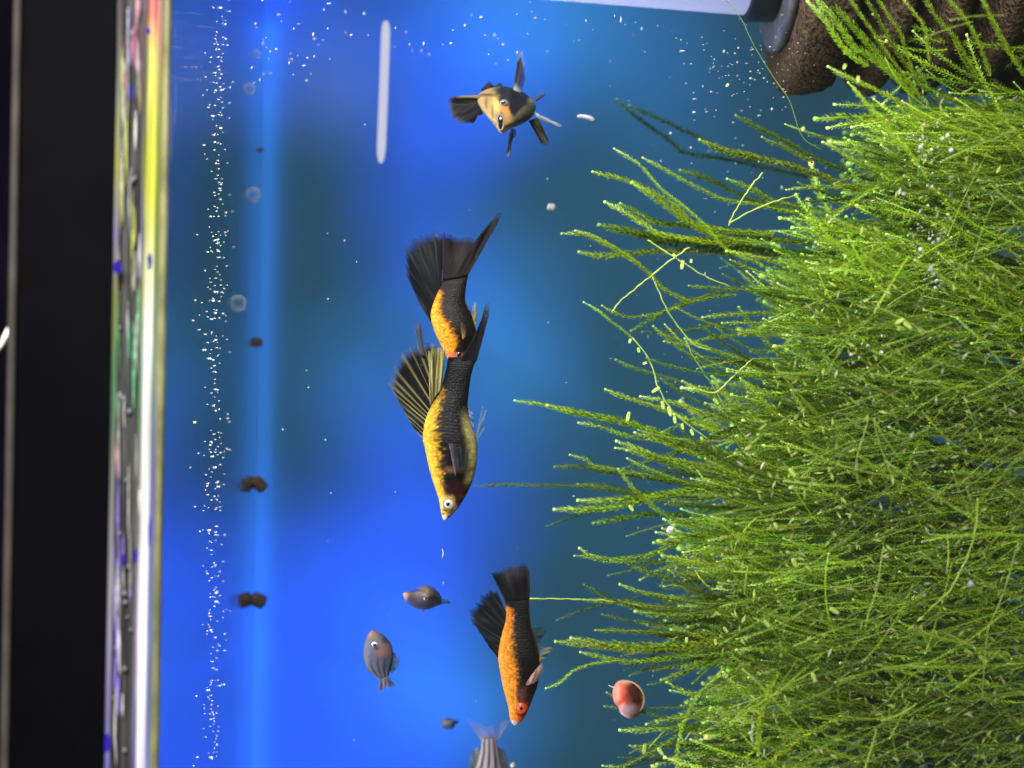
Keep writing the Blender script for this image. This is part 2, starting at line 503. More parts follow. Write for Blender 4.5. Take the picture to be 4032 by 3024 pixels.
for i in range(90):
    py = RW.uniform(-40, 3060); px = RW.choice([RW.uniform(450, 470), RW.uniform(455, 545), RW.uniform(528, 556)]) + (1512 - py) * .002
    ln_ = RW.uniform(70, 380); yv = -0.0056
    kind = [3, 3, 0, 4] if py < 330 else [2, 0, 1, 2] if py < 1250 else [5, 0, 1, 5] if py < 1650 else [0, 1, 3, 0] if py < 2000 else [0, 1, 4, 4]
    mtr = glint_mats[int(RW.choice(kind))]
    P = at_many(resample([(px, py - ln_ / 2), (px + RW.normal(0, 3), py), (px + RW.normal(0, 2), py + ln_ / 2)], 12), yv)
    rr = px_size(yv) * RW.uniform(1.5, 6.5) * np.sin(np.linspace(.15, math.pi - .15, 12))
    obj('painted_glint', *tube(P, rr, 6), mtr, rim)
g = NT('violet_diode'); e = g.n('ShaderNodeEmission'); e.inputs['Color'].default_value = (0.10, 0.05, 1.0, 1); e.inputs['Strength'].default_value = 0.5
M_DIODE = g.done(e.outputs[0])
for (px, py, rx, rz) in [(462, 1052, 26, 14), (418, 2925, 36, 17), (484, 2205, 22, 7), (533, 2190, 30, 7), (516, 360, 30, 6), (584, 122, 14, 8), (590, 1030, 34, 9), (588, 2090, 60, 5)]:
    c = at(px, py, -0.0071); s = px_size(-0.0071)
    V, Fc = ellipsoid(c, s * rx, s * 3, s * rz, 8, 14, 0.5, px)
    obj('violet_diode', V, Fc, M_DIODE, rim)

# lamp reflection in the front pane, put in as a glowing bar
g = NT('white_lamp_reflection'); e = g.n('ShaderNodeEmission'); e.inputs['Color'].default_value = (0.78, 0.80, 1.0, 1); e.inputs['Strength'].default_value = 0.80
lb = obj('lamp_reflection', *tube(resample([at(1520, 85, 0.100), at(1510, 370, 0.100), at(1499, 640, 0.100)], 30), [.0007, .0010] + [0.00120] * 25 + [.0011, .0009, .0005], 10), g.done(e.outputs[0]))
tag(lb, 'slim white lamp reflection built as a glowing strip, beside the head-on fish', 'lamp reflection')

# ------------------------------------------------------------------ fish
def paint(base, spots, px, py):
    c = np.array(base, float)
    for (x, y, rx, ry, colr, hard) in spots:
        d = math.hypot((px - x) / rx, (py - y) / ry) + 0.22 * nz(px * .05, py * .05, x * .01)
        w = 1 - sstep(1 - hard, 1 + hard, d)
        c = c * (1 - w) + np.array(colr) * w
    return c

def fish_body(parent, stations, thick, y0, colour, n=110, m=56, yslope=0.0, name='body', mat=None, skin=0.5):
    """stations: (back x, back y, belly x, belly y) from nose to tail; thick: half thickness / half height"""
    S = catmull(np.array(stations, float), n)
    tk = np.interp(np.linspace(0, 1, n), np.linspace(0, 1, len(thick)), thick)
    V, C, UV = [], [], []
    for i in range(n):
        t = i / (n - 1)
        yc = y0 + yslope * t
        B, Q = S[i, :2], S[i, 2:]
        mid = (B + Q) / 2; h = (B - Q) / 2
        half = np.linalg.norm(h) * px_size(yc)
        for j in range(m):
            a = 2 * math.pi * j / m
            ca, sa = math.cos(a), math.sin(a)
            q = mid + h * ca
            w = abs(sa) ** 0.85 * math.copysign(1, sa) * (1 + 0.10 * -ca)
            p = at(q[0], q[1], yc) - AX_F * (w * half * tk[i])
            V.append(p)
            C.append(np.asarray(colour(t, ca, q[0], q[1])) * skin)
            UV.append((t * 1.0, j / m))
    Fc = grid_faces(n, m, True)
    Fc.append(tuple(range(m))); Fc.append(tuple(range((n - 1) * m, n * m))[::-1])
    return obj(name, V, Fc, mat or M_FISH, parent, cols=C, uv=UV)

def fin(parent, name, base, edge, y0, colfun, nu=64, nv=26, rip=0.0006, rays=12, jag=0.05, thick=0.00022, dy=0.0, seed=0):
    """membrane between the base line and the free edge; colfun(u, v, ray) -> rgba"""
    B = resample(base, nu); E = resample(edge, nu)
    V, C = [], []
    for i in range(nu):
        u = i / (nu - 1)
        ph = u * rays + 0.7 * nz(u * 5, seed, 6) + 0.25 * nz(u * 17, seed, 8)
        ray = (0.5 + 0.5 * math.cos(2 * math.pi * ph)) * (.8 + .4 * nz(u * 11, seed, 2)) + .18 * math.cos(2 * math.pi * ph * 3.1)
        ray = min(1.0, max(0.0, ray))
        fray = nz(u * 40, seed, 3)
        ext = 1 + jag * (ray - 0.5) + jag * 0.9 * nz(u * 17, seed, 4)
        for j in range(nv):
            v = j / (nv - 1)
            q = B[i] + (E[i] - B[i]) * (v * (1 + (ext - 1) * v))
            y = y0 + dy * v + rip * v * math.sin(u * 9 + seed) + rip * 0.5 * v * math.sin(v * 5 + u * 21 + seed) + 0.00005 * (ray - .5) * min(1, v * 4)
            V.append(at(q[0], q[1], y))
            cc = np.array(colfun(u, v, ray), float)
            cc[:3] *= 0.55
            cc[3] *= 1 - sstep(.80 + .12 * fray, 1.02, v) * .75
            C.append(cc)
    o = obj(name, V, grid_faces(nu, nv), M_FIN, parent, cols=C)
    md = o.modifiers.new('thickness', 'SOLIDIFY'); md.thickness = thick; md.offset = 0
    return o

def eye(parent, px, py, y, r, mat_iris, pup=0.5, stretch=1.0, dx=0, dyp=0, ring=None):
    s = px_size(y) * r
    c = at(px, py, y)
    V, Fc = ellipsoid(c, s * stretch, s * 0.45, s, 12, 24)
    e = obj('eye', V, Fc, mat_iris, parent)
    c2 = at(px + dx, py + dyp, y) - AX_F * s * 0.28
    V, Fc = ellipsoid(c2, s * pup * stretch, s * 0.26, s * pup, 10, 18)
    obj('pupil', V, Fc, M_PUPIL, e)
    if ring is not None:
        th = np.linspace(0, 2 * math.pi, 29)
        P = [c + np.array([math.cos(t) * s * 1.0 * stretch, -s * 0.10, math.sin(t) * s * 1.0]) for t in th]
        V, Fc = tube(P, s * 0.16, 6, caps=False)
        obj('eye_rim', V, Fc, ring, e)
    return e

BLK = srgb(15, 15, 19); BLK2 = srgb(44, 42, 44)
# ---- yellow and black fish in the middle
YEL = np.array([0.80, 0.44, 0.020]); YEL2 = np.array([0.62, 0.47, 0.11])
root3 = thing('fish', 'yellow and black fish with fanned yellow-rayed dorsal fin, nose pointing at the moss tips', 'fish', at(1770, 1700, 0.040))
st3 = [(1744, 2045, 1752, 2048), (1737, 2018, 1776, 2031), (1727, 1962, 1812, 1988), (1707, 1903, 1847, 1926), (1689, 1838, 1871, 1858), (1674, 1768, 1880, 1785),
       (1664, 1718, 1876, 1725), (1674, 1650, 1853, 1664), (1698, 1592, 1842, 1600), (1729, 1542, 1846, 1545), (1748, 1490, 1853, 1490), (1758, 1444, 1866, 1440), (1766, 1410, 1880, 1415)]
sp3 = [(1815, 1925, 40, 34, srgb(58, 22, 24), .5), (1790, 2004, 40, 28, srgb(225, 165, 80), .5), (1765, 1990, 34, 40, srgb(225, 185, 90), .4),
       (1812, 1975, 20, 26, srgb(60, 28, 26), .5), (1756, 2040, 16, 12, srgb(235, 225, 225), .5), (1768, 2036, 7, 7, srgb(30, 25, 25), .4),
       (1748, 2006, 6, 4, srgb(60, 45, 30), .4), (1757, 2010, 4, 4, srgb(60, 45, 30), .4), (1745, 2022, 4, 4, srgb(60, 45, 30), .4), (1815, 1845, 60, 13, srgb(120, 88, 66), .6)]
def col3(t, s, px, py):
    k = (1 - s) / 2
    b = np.interp(t, [0, .12, .2, .35, .5, .6, .7, .76, .8, 1], [1.2, .60, .30, .24, .28, .27, .24, .15, -.2, -.2])
    b += 0.05 * nz(px * .06, py * .06, 2) + 0.035 * nz(px * .16, py * .16, 7)
    gold = YEL * (1 + 0.45 * nz(px * .11, py * .11, 5)) * (1 - 0.25 * t) + np.array([.06, .06, .02]) * max(0, nz(px * .2, py * .2, 9))
    gold = gold if t < .55 else gold * (1 - .3 * (t - .55)) + YEL2 * .1
    w = sstep(b - 0.11, b + 0.10, k + .13 * nz(px * .33, py * .33, 50))
    blk = BLK * (1 + .35 * nz(px * .03, py * .12, 1))
    c = gold * (1 - w) + blk * w
    wb = sstep(0.74, 0.92, k + .03 * nz(px * .05, py * .05)) * sstep(.68, .55, t) * sstep(.1, .2, t)
    c = c * (1 - wb) + srgb(172, 166, 104) * wb
    return np.clip(paint(c, sp3, px, py), 0.002, 1)
fish_body(root3, st3, [.5, .62, .60, .60, .58, .56, .52, .48, .44, .36, .28, .18, .07], 0.040, col3)
eye(root3, 1766, 1983, 0.0376, 20, M_SILVER, 0.48, dx=-2, dyp=1, ring=M_SILVERG)
def dors3(u, v, ray):
    k = sstep(.45, .85, ray) * (1 - .35 * v)
    dark = np.array([.012, .012, .016]); yel = np.array([.55, .50, .17]) * (1 - .3 * u)
    n_ = .5 + .5 * nz(u * 24, v * 2, 3)
    c = dark * (1 - k) + yel * k * (.5 + .8 * n_)
    c = c * (1 - .6 * sstep(.55, 1, v) * (1 - u)) + np.array([.10, .10, .12]) * sstep(.8, 1, v) * .6
    return (*c, (.96 - .35 * sstep(.88, 1, v)) * (.75 + .25 * sstep(0, .1, u)))
fin(root3, 'dorsal_fin', [(1668, 1728), (1690, 1640), (1740, 1530)], [(1628, 1688), (1585, 1612), (1538, 1530), (1536, 1506), (1556, 1440), (1600, 1376), (1650, 1362), (1700, 1352), (1752, 1372)], 0.0395, dors3, nu=150, nv=40, rip=0.0011, rays=13, jag=0.07, dy=-0.0006)
def fold3(u, v, ray):
    k = sstep(.2, .8, ray)
    c = np.array([.16, .15, .05]) * (1 - k) + np.array([.72, .66, .26]) * k
    return (*(c * (.6 + .5 * v)), .92)
fin(root3, 'dorsal_fold', [(1694, 1600), (1712, 1565), (1736, 1536)], [(1688, 1386), (1702, 1378), (1722, 1372), (1740, 1374), (1756, 1378)], 0.0372, fold3, nu=60, rays=5, jag=.06, rip=.0008, seed=3)
fin(root3, 'dorsal_filament', [(1655, 1400), (1672, 1400)], [(1632, 1276), (1646, 1270), (1656, 1276)], 0.0392, lambda u, v, r: (.10, .10, .12, .9 - .35 * v), nu=14, nv=16, rays=2)
def tail3(u, v, ray):
    c = np.array([.010, .011, .014]) * (.8 + .8 * ray * v) + np.array([.035, .03, .035]) * sstep(.45, 1, v) * sstep(.4, .9, u)
    return (*c, 1 - .45 * sstep(.72, 1, v) * sstep(.5, .8, u))
fin(root3, 'tail_fin', [(1760, 1432), (1800, 1436), (1840, 1434), (1876, 1424)], [(1766, 1405), (1798, 1405), (1822, 1402), (1846, 1370), (1878, 1300), (1902, 1240), (1914, 1192), (1926, 1188), (1930, 1225)], 0.0398, tail3, nu=80, rays=16, jag=.03, rip=.0004)
def pale_blue(u, v, ray):
    return (.22 + .1 * ray, .38 + .12 * ray, .62 + .1 * ray, .30 + .35 * ray)
fin(root3, 'anal_fin', [(1850, 1678), (1842, 1630), (1840, 1600)], [(1868, 1680), (1866, 1640), (1848, 1602)], 0.0400, pale_blue, nu=30, rays=5)
fin(root3, 'pelvic_fin', [(1878, 1740), (1876, 1712)], [(1906, 1690), (1914, 1650), (1900, 1612), (1880, 1690)], 0.0385, pale_blue, nu=40, rays=3, jag=.3)
def pect3(u, v, ray):
    k = sstep(.35, .0, u)
    c = srgb(120, 112, 128) * k + srgb(60, 62, 68) * (1 - k)
    return (*c, .55 + .4 * k - .25 * (1 - k) * v)
fin(root3, 'pectoral_fin', [(1793, 1876), (1800, 1860), (1830, 1850)], [(1768, 1748), (1785, 1744), (1812, 1752), (1850, 1770)], 0.0350, pect3, nu=50, rays=7, dy=-0.0006)

# ---- orange and black fish behind it, upper
ORG = np.array([0.80, 0.24, 0.010]); ORG2 = np.array([0.85, 0.36, 0.02])
root2 = thing('fish.000', 'orange-backed black fish with broad black fins, head hidden behind the yellow fish\'s tail', 'fish', at(1780, 1270, 0.049))
root2.name = 'fish'
ORI[root2.name] = tuple(root2.location)
st2 = [(1786, 1446, 1800, 1450), (1771, 1424, 1822, 1424), (1750, 1386, 1850, 1382), (1731, 1347, 1868, 1338), (1714, 1310, 1874, 1297), (1700, 1268, 1863, 1256),
       (1696, 1236, 1848, 1222), (1705, 1196, 1833, 1190), (1721, 1156, 1833, 1150), (1735, 1124, 1838, 1110), (1745, 1088, 1846, 1074)]
sp2 = [(1790, 1400, 45, 12, srgb(235, 110, 60), .5), (1808, 1380, 16, 20, srgb(40, 28, 24), .5)]
def col2(t, s, px, py):
    k = (1 - s) / 2
    b = np.interp(t, [0, .15, .3, .45, .6, .75, .8, .88, 1], [.8, .60, .48, .38, .27, .20, .16, -.1, -.1]) + .05 * nz(px * .07, py * .07, 12) + .04 * nz(px * .18, py * .18, 17)
    o_ = (ORG * .6 + ORG2 * .4) * (1 + .3 * nz(px * .12, py * .12, 15))
    if nz(px * .16, py * .16, 30) > .32: o_ = o_ * .35
    w = sstep(b - .12, b + .10, k + .13 * nz(px * .33, py * .33, 51))
    blk = srgb(20, 19, 18) * (1 + .9 * max(0, nz(px * .05, py * .22, 11))) + srgb(70, 58, 36) * .6 * sstep(.35, .0, k - b) * max(0, nz(px * .1, py * .3, 40))
    return np.clip(paint(o_ * (1 - w) + blk * w, sp2, px, py), .002, 1)
fish_body(root2, st2, [.5, .6, .62, .62, .6, .56, .5, .45, .38, .28, .12], 0.049, col2, skin=.58)
def dark_fin(u, v, ray):
    n_ = nz(u * 22, v * 1.5, 8)
    c = np.array([.008, .009, .012]) + np.array([.060, .062, .060]) * sstep(.55, 1, ray) * max(0, .45 + n_) * (.3 + .7 * v)
    return (*c, .97 - .30 * sstep(.8, 1, v))
fin(root2, 'dorsal_fin', [(1697, 1268), (1705, 1200), (1738, 1118)], [(1658, 1204), (1636, 1160), (1602, 1086), (1597, 1010), (1598, 972), (1640, 935), (1690, 916), (1752, 916)], 0.0488, dark_fin, nu=130, nv=40, rip=.0010, rays=12, jag=.05, seed=2)
def tail2(u, v, ray):
    c = np.array([.016, .013, .014]) + np.array([.022, .019, .018]) * sstep(.4, 1, ray) * v + np.array([.012, .009, .009]) * (.5 + nz(u * 9, v * 3, 1))
    return (*np.clip(c, .003, 1), .99 - .15 * sstep(.85, 1, v))
fin(root2, 'tail_fin', [(1742, 1100), (1778, 1096), (1812, 1090), (1845, 1080)], [(1746, 917), (1780, 926), (1810, 938), (1846, 932), (1872, 945), (1888, 925), (1922, 884), (1962, 838), (1974, 842), (1966, 864)], 0.0480, tail2, nu=100, nv=34, rays=18, jag=.02, rip=.0005)
def amber(u, v, ray):
    return (.50 - .2 * v, .34 + .02 * v, .06 + .2 * v, .80 - .25 * v)
fin(root2, 'anal_fin', [(1850, 1238), (1834, 1198)], [(1856, 1240), (1846, 1212), (1832, 1185)], 0.0485, lambda u, v, r: (.18, .20, .08, .7), nu=20, rays=3)
fin(root2, 'pelvic_fin', [(1872, 1290), (1862, 1258)], [(1878, 1258), (1876, 1205), (1870, 1186), (1860, 1215)], 0.0478, amber, nu=30, rays=3, jag=.1)
fin(root2, 'pectoral_fin', [(1822, 1338), (1832, 1325)], [(1814, 1290), (1816, 1260), (1832, 1280)], 0.0428, lambda u, v, r: (.42 * (1 - v) + .03, .22 * (1 - v) + .03, .05, .9 - .3 * v), nu=24, rays=4)
eye(root2, 1806, 1395, 0.0452, 11, M_PUPIL, 0.5)

# ---- lower orange fish with the red face
root4 = thing('fish', 'red-faced orange and black fish swimming below the yellow fish, next to the moss', 'fish', at(2040, 2560, 0.040))
st4 = [(2022, 2854, 2032, 2856), (2009, 2834, 2053, 2840), (2002, 2786, 2075, 2808), (1992, 2748, 2094, 2758), (1979, 2698, 2116, 2702), (1967, 2634, 2125, 2640), (1961, 2588, 2124, 2582),
       (1966, 2534, 2113, 2530), (1979, 2482, 2095, 2478), (1989, 2440, 2087, 2428), (1991, 2384, 2084, 2374), (1980, 2345, 2085, 2335)]
RED = np.array([0.80, 0.075, 0.020])
sp4 = [(2060, 2800, 24, 44, RED, .35), (2054, 2728, 22, 32, srgb(96, 66, 62), .6), (2094, 2730, 16, 44, srgb(62, 40, 34), .5), (2024, 2850, 16, 16, srgb(210, 200, 215), .5), (2030, 2760, 7, 22, ORG2 * 1.0, .5)]
def col4(t, s, px, py):
    k = (1 - s) / 2
    b = np.interp(t, [0, .1, .2, .28, .35, .45, .55, .65, .75, .88, .92, 1], [1.3, .9, .36, .40, .44, .45, .40, .36, .34, .32, -.1, -.1]) + .035 * nz(px * .06, py * .06, 22) + .03 * nz(px * .2, py * .2, 27)
    o_ = np.array([.80, .27, .022]) * (1 + .18 * nz(px * .08, py * .08, 25)) * (1 - .25 * t)
    w = sstep(b - .12, b + .10, k + .13 * nz(px * .33, py * .33, 52))
    blk = srgb(21, 21, 22) * (1 + .5 * nz(px * .05, py * .2, 21))
    wb = sstep(.93, 1., k) * .5
    blk = blk * (1 - wb) + srgb(120, 70, 30) * wb
    return np.clip(paint(o_ * (1 - w) + blk * w, sp4, px, py), .002, 1)
fish_body(root4, st4, [.5, .62, .62, .6, .58, .56, .54, .48, .42, .34, .22, .08], 0.040, col4, skin=.58)
eye(root4, 2050, 2788, 0.0378, 18, M_REDEYE, 0.42, stretch=1.1, dx=2, dyp=0, ring=M_REDEYE)
def dors4(u, v, ray):
    c = np.array([.012, .015, .018]) + np.array([.085, .105, .115]) * sstep(.4, 1, ray) * (.35 + .65 * nz(u * 14, v * 3, 2)) * (1 - .5 * v)
    return (*np.clip(c, .004, 1), .95 - .25 * sstep(.8, 1, v))
fin(root4, 'dorsal_fin', [(1962, 2592), (1968, 2530), (1990, 2440), (1992, 2410)], [(1926, 2546), (1900, 2508), (1858, 2450), (1850, 2405), (1876, 2382), (1900, 2345), (1922, 2326), (1958, 2330)], 0.0398, dors4, nu=120, nv=36, rays=9, jag=.09, rip=.0009, seed=5)
def tail4(u, v, ray):
    c = np.array([.012, .011, .013]) + np.array([.060, .052, .068]) * sstep(.45, .9, v) * (.55 + .45 * ray) * sstep(.05, .4, u)
    return (*c, .98 - .2 * sstep(.9, 1, v))
fin(root4, 'tail_fin', [(1988, 2362), (2020, 2366), (2050, 2364), (2084, 2356)], [(1934, 2256), (1968, 2248), (2000, 2232), (2036, 2226), (2066, 2218), (2080, 2236), (2087, 2270)], 0.0396, tail4, nu=80, rays=16, jag=.02, rip=.0005)
fin(root4, 'anal_fin', [(2112, 2534), (2094, 2474)], [(2126, 2528), (2150, 2490), (2164, 2468), (2130, 2472)], 0.0402, lambda u, v, r: (.05, .09, .08, .62 - .2 * v), nu=30, rays=5)
fin(root4, 'pelvic_fin', [(2124, 2605), (2125, 2560)], [(2140, 2592), (2164, 2570), (2178, 2550), (2130, 2545)], 0.0390, lambda u, v, r: (.38 * (1 - u) + .2, .25 * (1 - u) + .26, .08 + .3 * u, .75 - .3 * u), nu=30, rays=4)
fin(root4, 'pectoral_fin', [(2074, 2700), (2100, 2690)], [(2072, 2690), (2100, 2650), (2132, 2612), (2138, 2640), (2112, 2682)], 0.0345, lambda u, v, r: (.55 - .1 * u, .30 + .05 * u, .26 + .1 * u, .85 - .5 * u * v), nu=40, rays=5)

# ---- head-on fish
def loft(parent, outline, focus, centre, secs, y0, colour, name='body', n=64, mat=None, skin=0.42):
    O = catmull(outline, n, closed=True)
    focus = np.array(focus, float); centre = np.array(centre, float)
    V, C, UV = [], [], []
    for si, (s, w, d) in enumerate(secs):
        c = focus + (centre - focus) * w
        for j in range(n):
            q = c + (O[j] - centre) * s
            V.append(at(q[0], q[1], y0 + d)); C.append(np.asarray(colour(q[0], q[1])) * skin); UV.append((si / len(secs), j / n))
    k = len(secs)
    Fc = [tuple(reversed(f)) for f in grid_faces(k, n, True)]
    Fc.append(tuple(range(n))); Fc.append(tuple(range((k - 1) * n, k * n))[::-1])
    return obj(name, V, Fc, mat or M_SKIN, parent, cols=C, uv=UV)

def refine(secs, k=40):
    S = catmull(np.array(secs, float), k)
    S[:, 0] = np.clip(S[:, 0], .01, 2)
    return [tuple(r) for r in S]

Zq = lambda x, y: (1700 + .2713 * x, 200 + .2713 * y)
root1 = thing('fish', 'cream and black fish facing the camera with pectoral fins spread, at the top', 'fish', at(1990, 430, 0.036))
out1 = [Zq(*p) for p in [(640, 705), (730, 595), (900, 532), (1080, 520), (1300, 590), (1430, 680), (1500, 770), (1495, 890), (1400, 1010), (1250, 1090), (1120, 1140), (1050, 1192), (985, 1185), (920, 1095), (850, 1000), (740, 880)]]
CRM = np.array([.42, .31, .13])
def zs(x, y, rx, ry, c, h): X, Y = Zq(x, y); return (X, Y, rx * .2713, ry * .2713, c, h)
sp1 = [zs(740, 740, 190, 220, srgb(165, 140, 98), .7), zs(1430, 880, 150, 190, srgb(84, 92, 66), .5), zs(1270, 980, 130, 130, srgb(96, 92, 70), .6),
       zs(1090, 860, 95, 90, srgb(215, 150, 70), .7), zs(930, 790, 60, 90, srgb(225, 190, 110), .7), zs(800, 640, 120, 20, srgb(90, 70, 48), .7), zs(790, 760, 16, 90, srgb(110, 88, 58), .7),
       zs(880, 880, 14, 110, srgb(120, 96, 62), .7), zs(1150, 570, 250, 120, srgb(16, 17, 22), .3), zs(1250, 690, 170, 170, srgb(10, 10, 13), .25), zs(1195, 810, 75, 130, srgb(14, 14, 17), .25),
       zs(1050, 690, 80, 90, srgb(30, 30, 36), .4), zs(1070, 1030, 80, 110, srgb(190, 150, 80), .7), zs(1012, 1030, 40, 125, srgb(20, 12, 14), .3), zs(958, 1030, 26, 105, srgb(130, 118, 112), .5), zs(1040, 1170, 75, 26, srgb(235, 215, 150), .6)]
secs1 = refine([(.10, .0, .0), (.22, .02, .0006), (.40, .16, .0028), (.60, .42, .0056), (.80, .72, .0092), (.94, .93, .0130), (1.0, 1.0, .0165), (.97, 1.0, .0210), (.82, .98, .0280), (.6, .95, .0350), (.35, .92, .0420), (.2, .9, .0460)], 46)
loft(root1, out1, Zq(1015, 1060), Zq(1080, 830), secs1, 0.030, lambda x, y: np.clip(paint(CRM * (1 + .25 * nz(x * .05, y * .05, 3) + .2 * nz(x * .16, y * .05, 9)), sp1, x, y), .003, 1), n=96)
ex, ey = Zq(1050, 755)
eye(root1, ex, ey, 0.0352, 16, M_SILVERG, .60, stretch=.9, dx=-3, dyp=-1)
# open mouth
mx_, my_ = Zq(1005, 1045)
lip = [Zq(*p) for p in [(955, 960), (1010, 925), (1045, 980), (1045, 1080), (1010, 1150), (965, 1120)]]
P = at_many(catmull(lip, 28, True), 0.0301)
V, Fc = tube(np.vstack([P, P[:1]]), 0.00022, 8, caps=False)
obj('lips', V, Fc, mat_noisy('pale_lip', (.10, .075, .045), (.20, .16, .10), 700, bump=.1), root1)
obj('mouth', *ellipsoid(at(*Zq(1003, 1038), 0.0305), 0.0019, 0.0006, 0.00075, 10, 16), M_PUPIL, root1)
def finz(name, base, edge, y0, cf, **kw):
    return fin(root1, name, [Zq(*p) for p in base], [Zq(*p) for p in edge], y0, cf, **kw)
def d1(u, v, ray):
    c = np.array([.018, .019, .020]) + np.array([.085, .085, .07]) * sstep(.80, 1, ray) * (.3 + .7 * nz(u * 12, v * 2, 6)) + np.array([.05, .05, .035]) * sstep(.75, 1, v)
    return (*np.clip(c, .006, 1), .96)
finz('dorsal_fin', [(690, 640), (660, 740), (740, 900)], [(300, 672), (245, 700), (245, 850), (300, 985), (400, 1042), (520, 1056), (605, 1050), (640, 960), (735, 918)], 0.0430, d1, nu=110, nv=30, rays=7, jag=.04, rip=.0008, dy=-.001)
finz('dorsal_spine', [(700, 690), (690, 640)], [(300, 690), (310, 668)], 0.0424, lambda u, v, r: (.34 - .1 * v, .27 - .08 * v, .14, .95), nu=8, nv=16, rays=1, jag=0)
finz('tail_fin', [(740, 600), (900, 560), (1010, 540)], [(715, 560), (830, 450), (880, 500), (930, 515), (985, 460), (1020, 490)], 0.0700, lambda u, v, r: (.02, .02, .024, .97), nu=40, rays=5)
def pec1(u, v, ray):
    k = 1 - sstep(.0, .28, v); k2 = sstep(.8, 1, v)
    c = np.array([.50, .50, .52]) * max(k, k2 * .7) + np.array([.05, .045, .045]) * (1 - max(k, k2 * .7))
    return (*c, (.85 - .45 * k2) * (.45 + .55 * sstep(1, .3, u)))
finz('pectoral_fin', [(1178, 590), (1285, 610)], [(1250, 110), (1300, 20), (1330, 100), (1370, 400)], 0.0440, pec1, nu=40, rays=5, jag=.1)
finz('pectoral_fin', [(1140, 1130), (1215, 1130)], [(1085, 1530), (1120, 1540), (1160, 1330), (1230, 1230)], 0.0400, pec1, nu=40, rays=5, jag=.1, seed=2)
finz('pelvic_fin', [(1480, 880), (1520, 960)], [(1885, 1085), (1875, 1105), (1850, 1105)], 0.0440, lambda u, v, r: (.50, .52, .56, .9 - .2 * v), nu=16, rays=2)
finz('anal_fin', [(1405, 1015), (1540, 970)], [(1590, 1350), (1640, 1372), (1690, 1360), (1690, 1290)], 0.0480, lambda u, v, r: (.045 + .03 * u, .045 + .03 * u, .04, .97), nu=40, rays=6, jag=.04)
finz('pelvic_fin', [(1475, 710), (1510, 740)], [(1640, 590), (1650, 600), (1640, 650)], 0.0520, lambda u, v, r: (.14, .15, .17, .8 - .4 * v), nu=16, rays=2)

# ---- grey fry, side view
Zf = lambda x, y: (1380 + .3013 * x, 2260 + .3013 * y)
GREY = srgb(106, 112, 145)
rootA = thing('fry', 'grey young fish with white-ringed eye, nose up against the bright blue', 'fish', at(1490, 2600, 0.046))
stA = [(*Zf(285, 733), *Zf(325, 733)), (*Zf(222, 805), *Zf(425, 795)), (*Zf(180, 915), *Zf(520, 900)), (*Zf(166, 1040), *Zf(556, 1010)), (*Zf(180, 1150), *Zf(552, 1120)), (*Zf(230, 1255), *Zf(528, 1220)), (*Zf(305, 1322), *Zf(508, 1300)), (*Zf(372, 1372), *Zf(492, 1345))]
spA = [(*Zf(300, 790), 22, 14, srgb(150, 125, 92), .7), (*Zf(430, 980), 28, 26, srgb(160, 128, 130), .7), (*Zf(460, 850), 12, 12, srgb(80, 76, 78), .7), (*Zf(270, 780), 6, 10, srgb(185, 140, 130), .7)]
def colA(t, s, px, py):
    k = (1 - s) / 2
    st = sstep(.32, .75, t) * max(0, math.sin(k * 26 + 2.2 * t + .6 * nz(px * .03, py * .03)))
    c = GREY * (1 + .2 * nz(px * .06, py * .06, 5)) * (1 - .35 * sstep(.3, 0, k)) * (1 - .78 * st)
    c = c + np.array([.05, .05, .07]) * sstep(.4, .9, t) * (1 - st)
    return np.clip(paint(c, spA, px, py), .004, 1)
fish_body(rootA, stA, [.6, .62, .6, .56, .5, .42, .32, .15], 0.046, colA, n=80, m=64, mat=M_SKIN, skin=.30)
exA, eyA = Zf(316, 918)
eye(rootA, exA, eyA, 0.0425, 13, M_SILVER, .62, stretch=.72, dyp=2)
fin(rootA, 'tail_fin', [Zf(376, 1360), Zf(430, 1375), Zf(492, 1342)], [Zf(368, 1555), Zf(420, 1545), Zf(470, 1498), Zf(530, 1490), Zf(592, 1462)], 0.046, lambda u, v, r: (.15 + .05 * r, .14 + .05 * r, .15, .92 - .5 * v * v), nu=40, rays=8)
fin(rootA, 'anal_fin', [Zf(550, 1010), Zf(545, 1130), Zf(515, 1270)], [Zf(585, 1050), Zf(645, 1140), Zf(600, 1250), Zf(535, 1300)], 0.0462, lambda u, v, r: (.10, .17, .20, .85 - .3 * v), nu=40, rays=6)

# ---- grey fry, head-on
rootB = thing('fry', 'grey young fish turned towards the camera, pale dorsal tip, beside the lower orange fish', 'fish', at(1670, 2350, 0.050))
outB = [Zf(*p) for p in [(690, 255), (780, 222), (870, 200), (930, 158), (1000, 140), (1100, 190), (1175, 270), (1195, 380), (1100, 432), (1000, 465), (900, 462), (800, 420), (725, 350)]]
spB = [(*Zf(715, 290), 14, 18, srgb(215, 170, 140), .6), (*Zf(800, 320), 20, 30, srgb(62, 60, 74), .7), (*Zf(1000, 200), 26, 22, srgb(128, 112, 92), .8), (*Zf(1060, 400), 34, 18, srgb(140, 126, 150), .8), (*Zf(880, 420), 36, 16, srgb(78, 76, 92), .8), (*Zf(985, 280), 12, 8, srgb(165, 155, 140), .6)]
secsB = refine([(.12, 0, 0), (.35, .1, .0006), (.65, .5, .0026), (.88, .85, .0052), (1, 1, .0085), (.9, 1, .0130), (.6, 1, .0190), (.25, 1, .0250)], 30)
loft(rootB, outB, Zf(1010, 250), Zf(950, 310), secsB, 0.046, lambda x, y: np.clip(paint(srgb(100, 98, 116), spB, x, y), .004, 1), n=72, skin=.34)
exB, eyB = Zf(985, 315)
eye(rootB, exB, eyB, 0.0470, 9, M_SILVER, .6, dyp=2)
